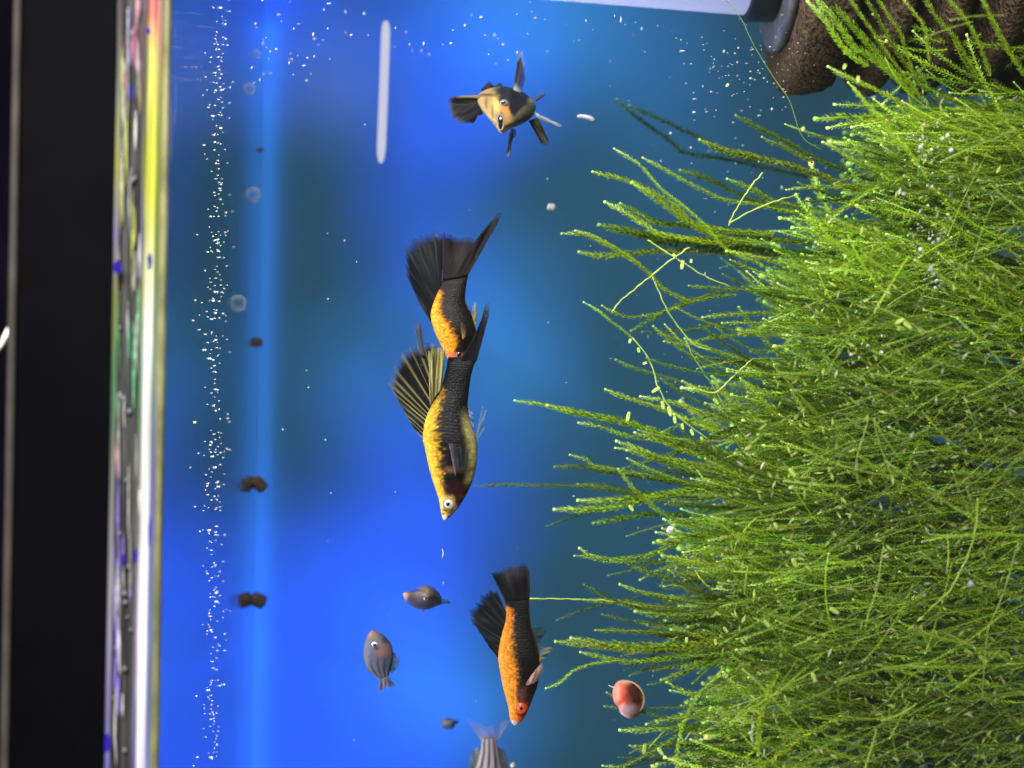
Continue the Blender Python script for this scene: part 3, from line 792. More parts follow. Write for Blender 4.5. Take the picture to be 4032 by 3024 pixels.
fin(rootB, 'tail_fin', [Zf(1185, 335), Zf(1190, 385)], [Zf(1290, 345), Zf(1305, 360), Zf(1295, 382)], 0.052, lambda u, v, r: (.05, .16, .26, .9), nu=14, rays=3)
fin(rootB, 'pectoral_fin', [Zf(930, 455), Zf(950, 460)], [Zf(940, 500), Zf(950, 495)], 0.050, lambda u, v, r: (.12, .12, .2, .7), nu=10, rays=2)

# ---- striped fish leaving at the bottom edge
rootS = thing('fish', 'grey-striped fish with hazy pale tail, cut off by the bottom edge', 'fish', at(1925, 2990, 0.078))
stS = [(1900, 2905, 1954, 2905), (1896, 2925, 1957, 2925), (1893, 2955, 1962, 2955), (1884, 2990, 1968, 2990), (1872, 3030, 1978, 3030), (1860, 3080, 1990, 3080), (1855, 3140, 1996, 3140), (1866, 3200, 1985, 3200), (1895, 3250, 1955, 3250)]
def colS(t, s, px, py):
    k = (1 - s) / 2
    w = sstep(.25, .5, math.sin(k * 21 + .8 + .5 * nz(px * .02, py * .02)) * .5 + .5 + .15 * nz(px * .1, py * .02, 4))
    return srgb(52, 50, 66) * (1 - w) + srgb(178, 170, 182) * w
fish_body(rootS, stS, [.3, .4, .45, .5, .55, .6, .6, .6, .5], 0.078, colS, n=60, m=72, mat=M_SKIN, skin=.34)
def hazy(u, v, r): return (.42 - .1 * v, .36 - .06 * v, .40 + .05 * v, (.50 - .40 * v) * (.8 + .2 * r))
fin(rootS, 'tail_fin', [(1898, 2922), (1925, 2918), (1956, 2922)], [(1832, 2826), (1870, 2838), (1920, 2856), (1966, 2834), (2016, 2826)], 0.079, hazy, nu=70, nv=24, rays=11, jag=.08)
def mossy(u, v, r): return (.16 + .03 * r, .19 + .03 * r, .17, .85 - .3 * v)
fin(rootS, 'dorsal_fin', [(1894, 2950), (1884, 2990), (1862, 3080)], [(1890, 2938), (1856, 2960), (1846, 3010), (1838, 3080)], 0.079, mossy, nu=40, rays=6)
fin(rootS, 'anal_fin', [(1960, 2950), (1968, 2990), (1988, 3080)], [(1966, 2940), (1994, 2965), (2004, 3010), (2012, 3080)], 0.079, mossy, nu=40, rays=6)

# ---- blurred reflection, built as a tiny pale fish shape far back
Zg = lambda x, y: (1650 + .226 * x, 2700 + .226 * y)
rootC = thing('fry', 'tiny blurred pale reflection near the bottom edge, built as a small fish shape', 'fish', at(1770, 2848, 0.085))
outC = [Zg(*p) for p in [(370, 650), (400, 580), (480, 555), (580, 570), (640, 600), (690, 605), (640, 660), (600, 740), (540, 760), (450, 750), (390, 720)]]
spC = [(*Zg(450, 640), 18, 16, srgb(120, 124, 138), .8), (*Zg(580, 690), 14, 16, srgb(165, 180, 205), .8)]
loft(rootC, outC, Zg(500, 650), Zg(510, 655), refine([(.2, 0, 0), (.6, .5, .001), (1, 1, .004), (.6, 1, .010), (.2, 1, .014)], 16), 0.082, lambda x, y: paint(srgb(105, 125, 160), spC, x, y), n=40, skin=.3)
fin(rootC, 'tail_fin', [Zg(620, 620), Zg(610, 680)], [Zg(700, 590), Zg(700, 620), Zg(670, 650)], 0.0855, lambda u, v, r: (.2, .25, .35, .6), nu=12, rays=3)  # part of the fish shape standing for the reflection

# ------------------------------------------------------------------ snail
Zn = lambda x, y: (2000 + .452 * x, 2450 + .452 * y)
snail = thing('snail', 'pink and red round snail drifting left of the moss near the bottom', 'snail', at(2480, 2753, 0.034))
outN = [Zn(*p) for p in [(1000, 502), (945, 525), (912, 600), (922, 690), (960, 740), (985, 800), (1070, 843), (1140, 810), (1185, 730), (1195, 640), (1150, 560), (1080, 512)]]
spN = [(*Zn(1130, 680), 34, 75, srgb(205, 160, 130), .6), (*Zn(1000, 640), 36, 55, srgb(236, 96, 62), .6), (*Zn(945, 620), 16, 50, srgb(226, 150, 132), .6), (*Zn(1102, 640), 34, 62, srgb(80, 38, 24), .4), (*Zn(1050, 790), 44, 32, srgb(222, 178, 186), .5), (*Zn(1020, 515), 22, 8, srgb(225, 190, 165), .6)]
secsN = refine([(.30, 0, .0), (.62, .3, .0006), (.85, .7, .0018), (.97, .95, .0034), (1, 1, .0050), (.93, 1, .0072), (.7, 1, .0092), (.3, 1, .0104)], 30)
loft(snail, outN, Zn(1050, 660), Zn(1055, 670), secsN, 0.031, lambda x, y: paint(srgb(206, 150, 126), spN, x, y), n=80, name='shell', skin=.55, mat=mat_vcol('snail_shell', rough=.6, spec=.15, trans=.15))
P = at_many(catmull([Zn(*p) for p in [(1010, 520), (1090, 540), (1150, 600), (1172, 680), (1155, 750), (1105, 790)]], 40), 0.0336)
obj('shell_rim', *tube(P, [0.0003 + 0.00035 * math.sin(math.pi * i / 39) for i in range(40)], 8), mat_noisy('shell_rim', (.32, .20, .13), (.42, .27, .19), 400, rough=.3, bump=.1), snail)
obj('foot', *ellipsoid(at(*Zn(1050, 785), 0.0335), 0.0011, 0.0005, 0.0016, 12, 18, .1), mat_noisy('snail_foot', (.38, .24, .25), (.46, .30, .31), 300, rough=.6, bump=.2), snail)
obj('tentacle', *tube(resample([at(*Zn(930, 570), .034), at(*Zn(895, 558), .034), at(*Zn(878, 548), .034)], 8), [.00014] * 4 + [.0001] * 4, 6), mat_noisy('snail_tentacle', (.4, .38, .42), (.5, .46, .5), 300, bump=0), snail)

# ------------------------------------------------------------------ sponge filter at the top right
YF = 0.066
def zf(px): return at(px, 0, YF)[2]
FX = at(3100, -345, YF)[0]
SC = px_size(YF)
filt = thing('sponge_filter', 'ribbed brown sponge filter with black collar and pale tube, behind the moss', 'filter', (FX, YF, zf(4300)))
def lathe(profile, name, mat, n=96, lean=0.0, bump=0.0, seed=0, cx=0.0):
    V = []
    z0 = zf(3100)
    for (r, z) in profile:
        for j in range(n):
            a = 2 * math.pi * j / n
            rr = r * (1 + bump * nz(math.cos(a) * 6 + seed, math.sin(a) * 6, z * 200) + bump * .6 * nz(math.cos(a) * 22 + seed, math.sin(a) * 22, z * 700))
            V.append((FX + cx + lean * (z - z0) + rr * math.cos(a), YF + rr * math.sin(a), z + bump * r * .4 * nz(math.cos(a) * 14 + 9, math.sin(a) * 14, r * 500)))
    Fc = grid_faces(len(profile), n, True)
    return obj(name, V, Fc, mat, filt)
M_SPONGE = mat_noisy('brown_sponge', (0.022, 0.014, 0.008), (0.095, 0.064, 0.040), 900, rough=0.95, bump=1.0, dist=0.0022, spec=0.1)
M_GREYPL = mat_noisy('dark_grey_plastic', (0.035, 0.038, 0.050), (0.075, 0.08, 0.10), 260, rough=0.5, bump=0.2)
M_FBLACK = mat_noisy('black_collar_plastic', (0.006, 0.006, 0.008), (0.014, 0.014, 0.018), 150, rough=0.4, bump=0.1)
g = NT('milky_tube')
nt, b = noise_bump(g, 30, 0.05, 0.0005)
p = principled(g, (0.62, 0.66, 1.0), rough=0.25, spec=0.4); g.l(b.outputs[0], p.inputs['Normal'])
t_ = g.n('ShaderNodeBsdfTranslucent'); t_.inputs['Color'].default_value = (0.7, 0.75, 1.0, 1)
mx_t = g.n('ShaderNodeMixShader'); mx_t.inputs[0].default_value = 0.5; g.l(p.outputs[0], mx_t.inputs[1]); g.l(t_.outputs[0], mx_t.inputs[2])
M_TUBE = g.done(mx_t.outputs[0])
RT = 405 * SC; RC = 412 * SC; RP = 540 * SC; RS = 700 * SC
lathe([(RT, zf(2000)), (RT, zf(2945)), (RT * .96, zf(2952))], 'air_tube', M_TUBE, lean=0.062)
lathe([(RT * .9, zf(2938)), (RC, zf(2940)), (RC * 1.02, zf(2948)), (RC * 1.02, zf(3075)), (RC * .98, zf(3080))], 'collar', M_FBLACK, lean=-0.02)
lathe([(RC * .9, zf(3052)), (RP * .97, zf(3054)), (RP, zf(3060)), (RP, zf(3092)), (RP * .9, zf(3100))], 'cap_plate', M_GREYPL)
# discs of sponge: each rib a part
xr = 3086
for i in range(6):
    w_ = 205 if i == 0 else 110
    prof = [(RC * .8, zf(xr)), (RS * .5, zf(xr + 1)), (RS * .80, zf(xr + 2)), (RS * .94, zf(xr + 8)), (RS * .995, zf(xr + 30)), (RS, zf(xr + w_ * .5)), (RS * .985, zf(xr + w_ - 22)), (RS * .90, zf(xr + w_ - 4)), (RS * .6, zf(xr + w_)), (RC * .7, zf(xr + w_ + 1))]
    lathe(prof, 'sponge_rib', M_SPONGE, n=120, bump=.022, seed=i * 3.1)
    xr += w_ + 95
lathe([(RS * .62, zf(3100)), (RS * .62, zf(4300))], 'core', M_FBLACK)

# ------------------------------------------------------------------ java moss
moss = thing('moss', 'dense bright green moss with feathery fronds reaching up from the right side', 'moss', at(3600, 1700, 0.05))
TRACED = [
 # points tip -> root, depth, leaf half length in px, tone
 ([(2430,392),(2520,470),(2640,555),(2700,600),(2850,625),(2980,650),(3200,700)], .075, 17, 0),
 ([(2479,416),(2600,470),(2750,540),(2860,600),(3000,640)], .072, 17, 0),
 ([(2755,551),(2850,590),(2980,620),(3200,680),(3450,780)], .050, 22, 2),
 ([(2897,454),(2990,505),(3100,560),(3250,640),(3450,720)], .055, 18, 1),
 ([(2418,585),(2520,650),(2600,740),(2690,810),(2780,890),(2860,980),(3000,1040)], .044, 12, 3),
 ([(2531,621),(2640,680),(2750,740),(2850,785),(2950,800),(3150,840)], .046, 14, 3),
 ([(2334,676),(2470,710),(2560,750),(2660,810),(2720,870),(2800,900),(3050,920)], .050, 17, 2),
 ([(2488,719),(2560,765),(2650,830),(2720,880),(2820,930),(3000,960)], .047, 20, 2),
 ([(2678,671),(2780,700),(2900,760),(3000,800),(3250,870)], .060, 20, 1),
 ([(2863,705),(2950,740),(3050,790),(3250,840)], .050, 18, 2),
 ([(2382,795),(2450,830),(2530,880),(2600,920),(2750,945),(2900,960)], .048, 18, 3),
 ([(2443,802),(2530,850),(2600,880),(2750,890),(2950,930),(3200,960)], .052, 22, 1),
 ([(2359,886),(2450,905),(2560,930),(2700,945),(2850,960),(3050,990),(3300,1010)], .056, 27, 1),
 ([(2480,915),(2600,950),(2720,955),(2880,980),(3100,1000)], .058, 27, 1),
 ([(2212,920),(2290,920),(2350,945),(2440,990),(2500,1030),(2560,1080),(2620,1140),(2720,1190)], .042, 15, 3),
 ([(2265,908),(2340,930),(2440,985),(2520,1040)], .043, 12, 3),
 ([(2280,992),(2350,1005),(2420,1005),(2550,990),(2700,985),(2900,1000)], .058, 20, 2),
 ([(2298,1190),(2350,1220),(2400,1260),(2440,1290),(2490,1330)], .040, 11, 3),
 ([(2371,1204),(2420,1230),(2480,1248),(2560,1240),(2640,1220),(2760,1180),(2900,1160)], .044, 13, 2),
 ([(2484,1303),(2560,1260),(2650,1210),(2760,1170),(2900,1130)], .056, 16, 1),
 ([(2529,1308),(2620,1305),(2700,1300),(2850,1270)], .060, 15, 1),
 ([(2615,1344),(2700,1355),(2800,1330),(3000,1310)], .050, 13, 3),
 ([(2696,1333),(2800,1375),(2900,1410),(3000,1460),(3150,1520)], .043, 14, 3),
 ([(2425,1416),(2500,1450),(2600,1480),(2700,1510),(2850,1560)], .062, 13, 1),
 ([(2384,1534),(2450,1560),(2550,1590),(2680,1640),(2800,1690),(3000,1750)], .055, 16, 2),
 ([(2522,1561),(2600,1575),(2700,1600),(2850,1650),(3000,1700),(3200,1760)], .042, 16, 3),
 ([(2685,1527),(2720,1530),(2760,1535)], .038, 22, 3),
 ([(2027,1577),(2120,1590),(2200,1610),(2300,1635)], .052, 14, 2),
 ([(2156,1597),(2250,1620),(2350,1640),(2450,1660),(2550,1690),(2700,1740),(2900,1800),(3100,1860)], .042, 23, 2),
 ([(2278,1665),(2370,1680),(2450,1710),(2560,1730),(2750,1770),(3000,1840)], .044, 16, 3),
 ([(2427,1737),(2520,1770),(2600,1800),(2750,1830),(2950,1880)], .040, 18, 3),
 ([(2423,1764),(2500,1775),(2600,1810),(2800,1850)], .046, 14, 3),
 ([(2470,1773),(2560,1800),(2700,1850),(2900,1900)], .041, 18, 3),
 ([(2244,1791),(2280,1800),(2310,1812),(2335,1832),(2400,1845),(2550,1870),(2700,1900),(2900,1930)], .040, 15, 3),
 ([(2470,1805),(2560,1850),(2700,1900),(2850,1950),(3000,1990)], .039, 14, 3),
 ([(2185,1838),(2300,1840),(2400,1860),(2550,1880),(2800,1920)], .060, 18, 1),
 ([(2499,1703),(2600,1730),(2700,1770),(2850,1810),(3050,1880)], .043, 20, 3),
 ([(2777,1588),(2850,1610),(2950,1640),(3100,1700)], .041, 18, 3),
 ([(2854,1423),(2920,1450),(3050,1510),(3200,1570)], .042, 16, 3),
 ([(1872,1913),(2000,1908),(2150,1912),(2280,1915),(2420,1930),(2560,1950),(2750,1960)], .056, 13, 1),
 ([(2276,1970),(2360,1972),(2450,1965),(2560,1955),(2700,1930),(2900,1900)], .040, 21, 3),
 ([(2183,2006),(2300,2005),(2420,1995),(2530,1970),(2650,1945),(2800,1920),(3000,1890)], .039, 22, 3),
 ([(2275,1908),(2360,1915),(2480,1935),(2600,1950)], .058, 20, 1),
 ([(2154,2071),(2220,2045),(2300,2020),(2400,2000)], .066, 14, 0),
 ([(2337,2060),(2450,2040),(2560,2025),(2680,2030),(2850,2060)], .056, 20, 1),
 ([(2642,2046),(2700,2050),(2800,2070),(2950,2100),(3150,2120)], .038, 20, 3),
 ([(2583,2096),(2660,2105),(2780,2110),(2900,2090),(3100,2070)], .040, 16, 3),
 ([(2574,2137),(2660,2135),(2760,2110),(2900,2095),(3100,2100)], .043, 20, 2),
 ([(2282,2159),(2330,2190),(2400,2205),(2470,2200),(2560,2185),(2640,2150),(2720,2115),(2850,2090)], .040, 18, 3),
 ([(2262,2189),(2340,2195),(2420,2210),(2520,2215),(2660,2200)], .043, 13, 2),
 ([(2689,2175),(2760,2165),(2850,2160),(2950,2185),(3100,2220)], .038, 14, 3),
 ([(2477,2223),(2560,2255),(2660,2290),(2760,2330),(2880,2360),(3050,2390)], .042, 16, 2),
 ([(2520,2284),(2580,2250),(2660,2230),(2800,2220),(2950,2200)], .044, 15, 3),
 ([(2633,2245),(2720,2270),(2850,2270),(3000,2250)], .041, 18, 3),
 ([(2441,2299),(2510,2325),(2580,2340),(2700,2360)], .039, 12, 3),
 ([(2300,2362),(2440,2370),(2560,2385),(2700,2400),(2900,2420)], .042, 17, 2),
 ([(2452,2381),(2540,2400),(2650,2410),(2800,2410),(3000,2400)], .040, 20, 3),
 ([(2502,2408),(2600,2420),(2700,2425),(2850,2420),(3050,2400)], .038, 22, 3),
 ([(2194,2442),(2300,2400),(2400,2375),(2520,2350)], .064, 13, 0),
 ([(2551,2462),(2650,2455),(2780,2450),(2900,2440),(3100,2440)], .039, 20, 3),
 ([(2527,2489),(2620,2500),(2750,2520),(2900,2540)], .046, 22, 1),
 ([(2249,2512),(2330,2530),(2430,2540),(2560,2545),(2700,2540),(2850,2530),(3050,2520)], .038, 23, 3),
 ([(2188,2526),(2280,2535),(2400,2550),(2550,2560),(2750,2560)], .046, 20, 2),
 ([(2285,2568),(2360,2585),(2430,2600),(2500,2605),(2600,2595),(2750,2580),(2950,2570)], .039, 17, 3),
 ([(2149,2710),(2200,2690),(2260,2640),(2330,2615),(2430,2600)], .038, 12, 3),
 ([(2574,2642),(2640,2625),(2720,2600),(2850,2570)], .044, 16, 2),
 ([(2603,2678),(2680,2650),(2760,2615),(2850,2580),(3000,2560)], .041, 18, 3),
 ([(2551,2696),(2620,2680),(2700,2650)], .048, 10, 2),
 ([(2723,2753),(2800,2720),(2880,2670),(2950,2640),(3100,2600)], .040, 17, 3),
 ([(2545,2852),(2620,2835),(2720,2820),(2850,2810),(2950,2780),(3150,2740)], .040, 18, 3),
 ([(2441,2875),(2540,2873),(2650,2865),(2800,2880),(3000,2890)], .038, 20, 3),
 ([(2502,2938),(2600,2935),(2750,2930),(2900,2910),(3100,2890)], .042, 20, 2),
 ([(2373,3015),(2450,3018),(2520,2985),(2600,2940),(2680,2890),(2760,2850)], .039, 14, 3),
 ([(2786,2839),(2880,2850),(2960,2860),(3150,2880)], .037, 14, 3),
 ([(2720,2960),(2820,2945),(2950,2960),(3100,2990)], .044, 20, 2),
 ([(2640,3060),(2740,3020),(2860,2990),(3000,2960)], .048, 22, 2),
 ([(3180,5),(3250,80),(3300,160),(3345,212),(3420,260)], .030, 20, 3),
 ([(3200,-20),(3290,80),(3360,180),(3430,225),(3560,330)], .031, 22, 3),
 ([(3220,-40),(3330,70),(3400,150),(3480,240),(3600,380)], .036, 22, 2),
 ([(3330,-30),(3390,60),(3440,130),(3500,220),(3640,400)], .030, 14, 2),
 ([(3440,-30),(3500,60),(3540,120),(3560,180),(3600,300)], .032, 14, 2),
 ([(3400,-20),(3480,110),(3530,200),(3620,330)], .036, 16, 2),
 ([(3540,-20),(3600,50),(3640,110),(3660,240)], .030, 13, 3),
 ([(3620,-40),(3690,70),(3760,150),(3850,300)], .034, 16, 2),
 ([(3700,-40),(3790,60),(3850,160),(3900,300)], .030, 15, 2),
 ([(3850,-40),(3900,60),(3960,180),(4040,300)], .032, 18, 2),
 ([(3260,262),(3330,300),(3420,340),(3500,380),(3650,470)], .030, 16, 3),
 ([(3340,325),(3400,390),(3470,470),(3520,540),(3580,600),(3650,700)], .029, 13, 3),
 ([(3240,560),(3300,590),(3380,640),(3500,680)], .034, 18, 3),
 ([(3480,524),(3520,535),(3560,580),(3620,640)], .030, 17, 3),
 ([(3470,570),(3510,600),(3580,640),(3700,690)], .033, 15, 3),
 ([(3000,540),(3040,560),(3080,575),(3200,640)], .052, 15, 2),
]
TONES = [  # base, tip
    (np.array([.030, .085, .034]), np.array([.07, .17, .07])),
    (np.array([.105, .195, .012]), np.array([.18, .32, .06])),
    (np.array([.215, .330, .010]), np.array([.36, .53, .11])),
    (np.array([.270, .420, .018]), np.array([.52, .70, .24])),
]

def frond_geo(P2, y, leaf, tone, R, step=8.0, ydrift=0.0, bright=1.0, tipfrac=.10):
    """stem plus small overlapping leaves round it, tip first; returns V, F, C"""
    L = resample(P2, 400)
    s = np.r_[0, np.cumsum(np.linalg.norm(np.diff(L, axis=0), axis=1))]
    total = s[-1]
    n = max(6, int(total / step))
    tt = np.linspace(0, total, n)
    Q = np.stack([np.interp(tt, s, L[:, 0]), np.interp(tt, s, L[:, 1])], 1)
    yy = y + ydrift * tt / 1000.0
    P = at_many(Q, yy)
    T = np.gradient(P, axis=0); T /= np.linalg.norm(T, axis=1)[:, None] + 1e-12    # towards the root
    A = np.cross(T, AX_F); A /= np.linalg.norm(A, axis=1)[:, None] + 1e-12
    B = np.cross(T, A)
    sc = px_size(y)
    base, tip = TONES[tone]
    cl = nz(P2[len(P2) // 2][0] / 330.0, P2[len(P2) // 2][1] / 210.0, 6.5)          # some clumps fresher, some older
    bright = bright * (1.0 + .55 * cl)
    base = base * np.array([1.0 + .25 * nz(P2[0][0] / 150.0, P2[0][1] / 150.0, 2), 1.0, 1.0])
    u = tt / total
    # stem
    nst = max(5, n // 4)
    idx = np.linspace(0, n - 1, nst).astype(int)
    rad = sc * leaf * (0.16 + 0.05 * u[idx]); rad[0] *= .6
    V1, F1 = tube(P[idx], rad, 4, caps=False)
    tint = base * .85 * bright
    C1 = np.repeat((tint[None] * (1 - np.exp(-u[idx] * total / 60))[:, None] + tip[None] * bright * np.exp(-u[idx] * total / 60)[:, None]), 4, axis=0)
    # leaves: k per node
    k = 4
    a = (np.arange(n)[:, None] * 2.1 + np.arange(k)[None] * (2 * math.pi / k) + R.normal(0, .35, (n, k)))
    D = A[:, None] * np.cos(a)[..., None] + B[:, None] * np.sin(a)[..., None]
    grow = np.clip(.42 + 1.1 * (tt / (leaf * 7.0)), 0, 1)                         # narrow at the very tip
    ln = sc * leaf * grow[:, None] * R.uniform(.75, 1.2, (n, k))
    tilt = R.uniform(.75, 1.25, (n, k))
    dirv = D - T[:, None] * tilt[..., None]                                       # leaves point to the tip
    dirv /= np.linalg.norm(dirv, axis=2)[..., None]
    W = np.cross(D, T[:, None]); W /= np.linalg.norm(W, axis=2)[..., None] + 1e-12
    p0 = P[:, None]
    tipp = p0 + dirv * (ln * 1.25)[..., None]
    mid = p0 + dirv * (ln * .55)[..., None] + D * (ln * .10)[..., None]
    wv = W * (ln * .26)[..., None]
    V2 = np.stack([np.broadcast_to(p0, tipp.shape), mid + wv, tipp, mid - wv], 2).reshape(-1, 3)
    nf = n * k
    F2 = (np.arange(nf)[:, None] * 4 + np.array([0, 1, 2, 3])[None]) + len(V1)
    near = np.exp(-tt / (leaf * 3.2))[:, None, None]
    var = R.uniform(.65, 1.35, (n, k, 1))
    c = (base * bright * (1 - near) + tip * bright * near) * var
    c2 = np.stack([c * .8, c, c * 1.25, c], 2).reshape(-1, 3)
    # rounded bud at the tip
    Vb, Fb = ellipsoid(P[0], sc * leaf * .34, sc * leaf * .34, sc * leaf * .34, 5, 7)
    Fb = [tuple(i + len(V1) + len(V2) for i in f) for f in Fb]
    Cb = np.tile(tip * 1.25 * bright, (len(Vb), 1))
    return np.vstack([V1, V2, Vb]), [tuple(f) for f in F1] + F2.tolist() + Fb, np.vstack([C1, c2, Cb])

R1 = np.random.default_rng(5)
for (pts, y, leaf, tone) in TRACED:
    V, Fc, C = frond_geo(pts, y, leaf, tone, R1, step=7.5)
    obj('frond', V, Fc, M_MOSS, moss, cols=np.clip(C, .003, 1), smooth=False)

# dense mass: where it begins on the left for each picture row
EDGE_Y = [-100, 200, 420, 560, 700, 850, 1000, 1200, 1500, 1800, 2100, 2400, 2700, 3000, 3200]
EDGE_X = [3560, 3560, 3480, 3560, 3640, 3500, 3280, 3180, 3130, 2940, 2890, 2860, 2900, 2850, 2800]
SPREAD = 0.30
def random_frond(R, front):
    while True:
        rx, ry = R.uniform(2950, 4300), R.uniform(-100, 3200)
        ex_ = np.interp(ry, EDGE_Y, EDGE_X)
        if rx < ex_ + (60 if SPREAD < .5 else 240): continue
        # the hole above the mass at upper right stays thin
        if ry < 420 and R.random() < .90: continue
        break
    length = R.uniform(220, 620) if front else R.uniform(300, 760)
    if SPREAD > .5: length *= .55
    length = min(length, max(160, rx - ex_ + R.uniform(20, 330)))
    ang0 = math.pi + R.normal(0, SPREAD) + (ry - 1700) / 4200.0 * -.55
    if ry < 560: ang0 = math.pi + R.uniform(-.5, .35)
    curv = R.normal(0, .0009)
    n = 8; pts = [(rx, ry)]
    a = ang0
    for i in range(n):
        a += curv * length / n
        x, y_ = pts[-1]
        pts.append((x + math.cos(a) * length / n, y_ + math.sin(a) * length / n))
    pts = pts[::-1]
    return pts

R2 = np.random.default_rng(21)
def wisp(R):
    ry = R.uniform(620, 3100); ex_ = np.interp(ry, EDGE_Y, EDGE_X)
    rx = ex_ + R.uniform(-60, 260)
    length = R.uniform(300, 620)
    a = math.pi + R.normal(0, .22) + (ry - 1750) / 4200.0 * -.75
    curv = R.normal(0, .0010); pts = [(rx, ry)]
    for i in range(8):
        a += curv * length / 8
        pts.append((pts[-1][0] + math.cos(a) * length / 8, pts[-1][1] + math.sin(a) * length / 8))
    return pts[::-1]
for i in range(206):
    wv = i < 112
    pts = wisp(R2) if wv else random_frond(R2, True)
    y = R2.uniform(.030, .060) if wv else R2.uniform(.018, .036)
    V, Fc, C = frond_geo(pts, y, R2.uniform(8, 16), int(R2.choice([1, 1, 1, 2, 3])), R2, step=8, bright=R2.uniform(.6, 1.25))
    obj('frond', V, Fc, M_MOSS, moss, cols=np.clip(C, .003, 1), smooth=False)

def join_fronds(name, count, ylo, yhi, R, tones, step, lo, hi, bright):
    VV, FF, CC, off = [], [], [], 0
    for i in range(count):
        pts = random_frond(R, False)
        y = R.uniform(ylo, yhi)
        V, Fc, C = frond_geo(pts, y, R.uniform(lo, hi), int(R.choice(tones)), R, step=step, bright=R.uniform(*bright))
        VV.append(V); CC.append(C)
        FF += [tuple(k + off for k in f) for f in Fc]
        off += len(V)
    o = obj(name, np.vstack(VV), FF, M_MOSS, moss, cols=np.clip(np.vstack(CC), .003, 1), smooth=False)
    o['kind'] = 'stuff'
    return o
join_fronds('moss_mass', 1150, .034, .060, np.random.default_rng(31), [1, 2, 2, 2, 3], 13, 12, 22, (.95, 1.6))
join_fronds('moss_depth', 620, .058, .088, np.random.default_rng(32), [1, 2, 2, 3], 18, 20, 34, (1.1, 1.6))  # deep fronds coloured brighter to offset shade inside the clump
SPREAD = 0.52
join_fronds('moss_fine', 800, .014, .040, np.random.default_rng(33), [1, 2, 2, 3], 11, 5, 10, (.8, 1.55))

# loose leaflets caught all over the clump
VV, FF, CC = [], [], []
RL = np.random.default_rng(44)
while len(FF) < 1500:
    px, py = RL.uniform(2750, 4060), RL.uniform(350, 3060)
    if px < np.interp(py, EDGE_Y, EDGE_X) - 60: continue
    y = RL.uniform(.012, .034); L_ = RL.uniform(6, 22); a = RL.uniform(0, math.pi); w_ = L_ * RL.uniform(.16, .3)
    d_ = np.array([math.cos(a), math.sin(a)]); n_ = np.array([-d_[1], d_[0]]); c_ = np.array([px, py])
    k = len(VV)
    for q, dy_ in ((c_ - d_ * L_, 0), (c_ + n_ * w_, .0002), (c_ + d_ * L_, 0), (c_ - n_ * w_, .0002)):
        VV.append(at(q[0], q[1], y + dy_ + RL.normal(0, .0003)))
    FF.append((k, k + 1, k + 2, k + 3))
    base_ = np.array([.42, .52, .10]) if RL.random() < .72 else np.array([.30, .24, .12]) if RL.random() < .6 else np.array([.55, .58, .42])
    CC += [base_ * RL.uniform(.5, 1.2)] * 4
o = obj('loose_leaflets', VV, FF, M_MOSS, moss, cols=np.clip(CC, 0, .9), smooth=False); o['kind'] = 'stuff'

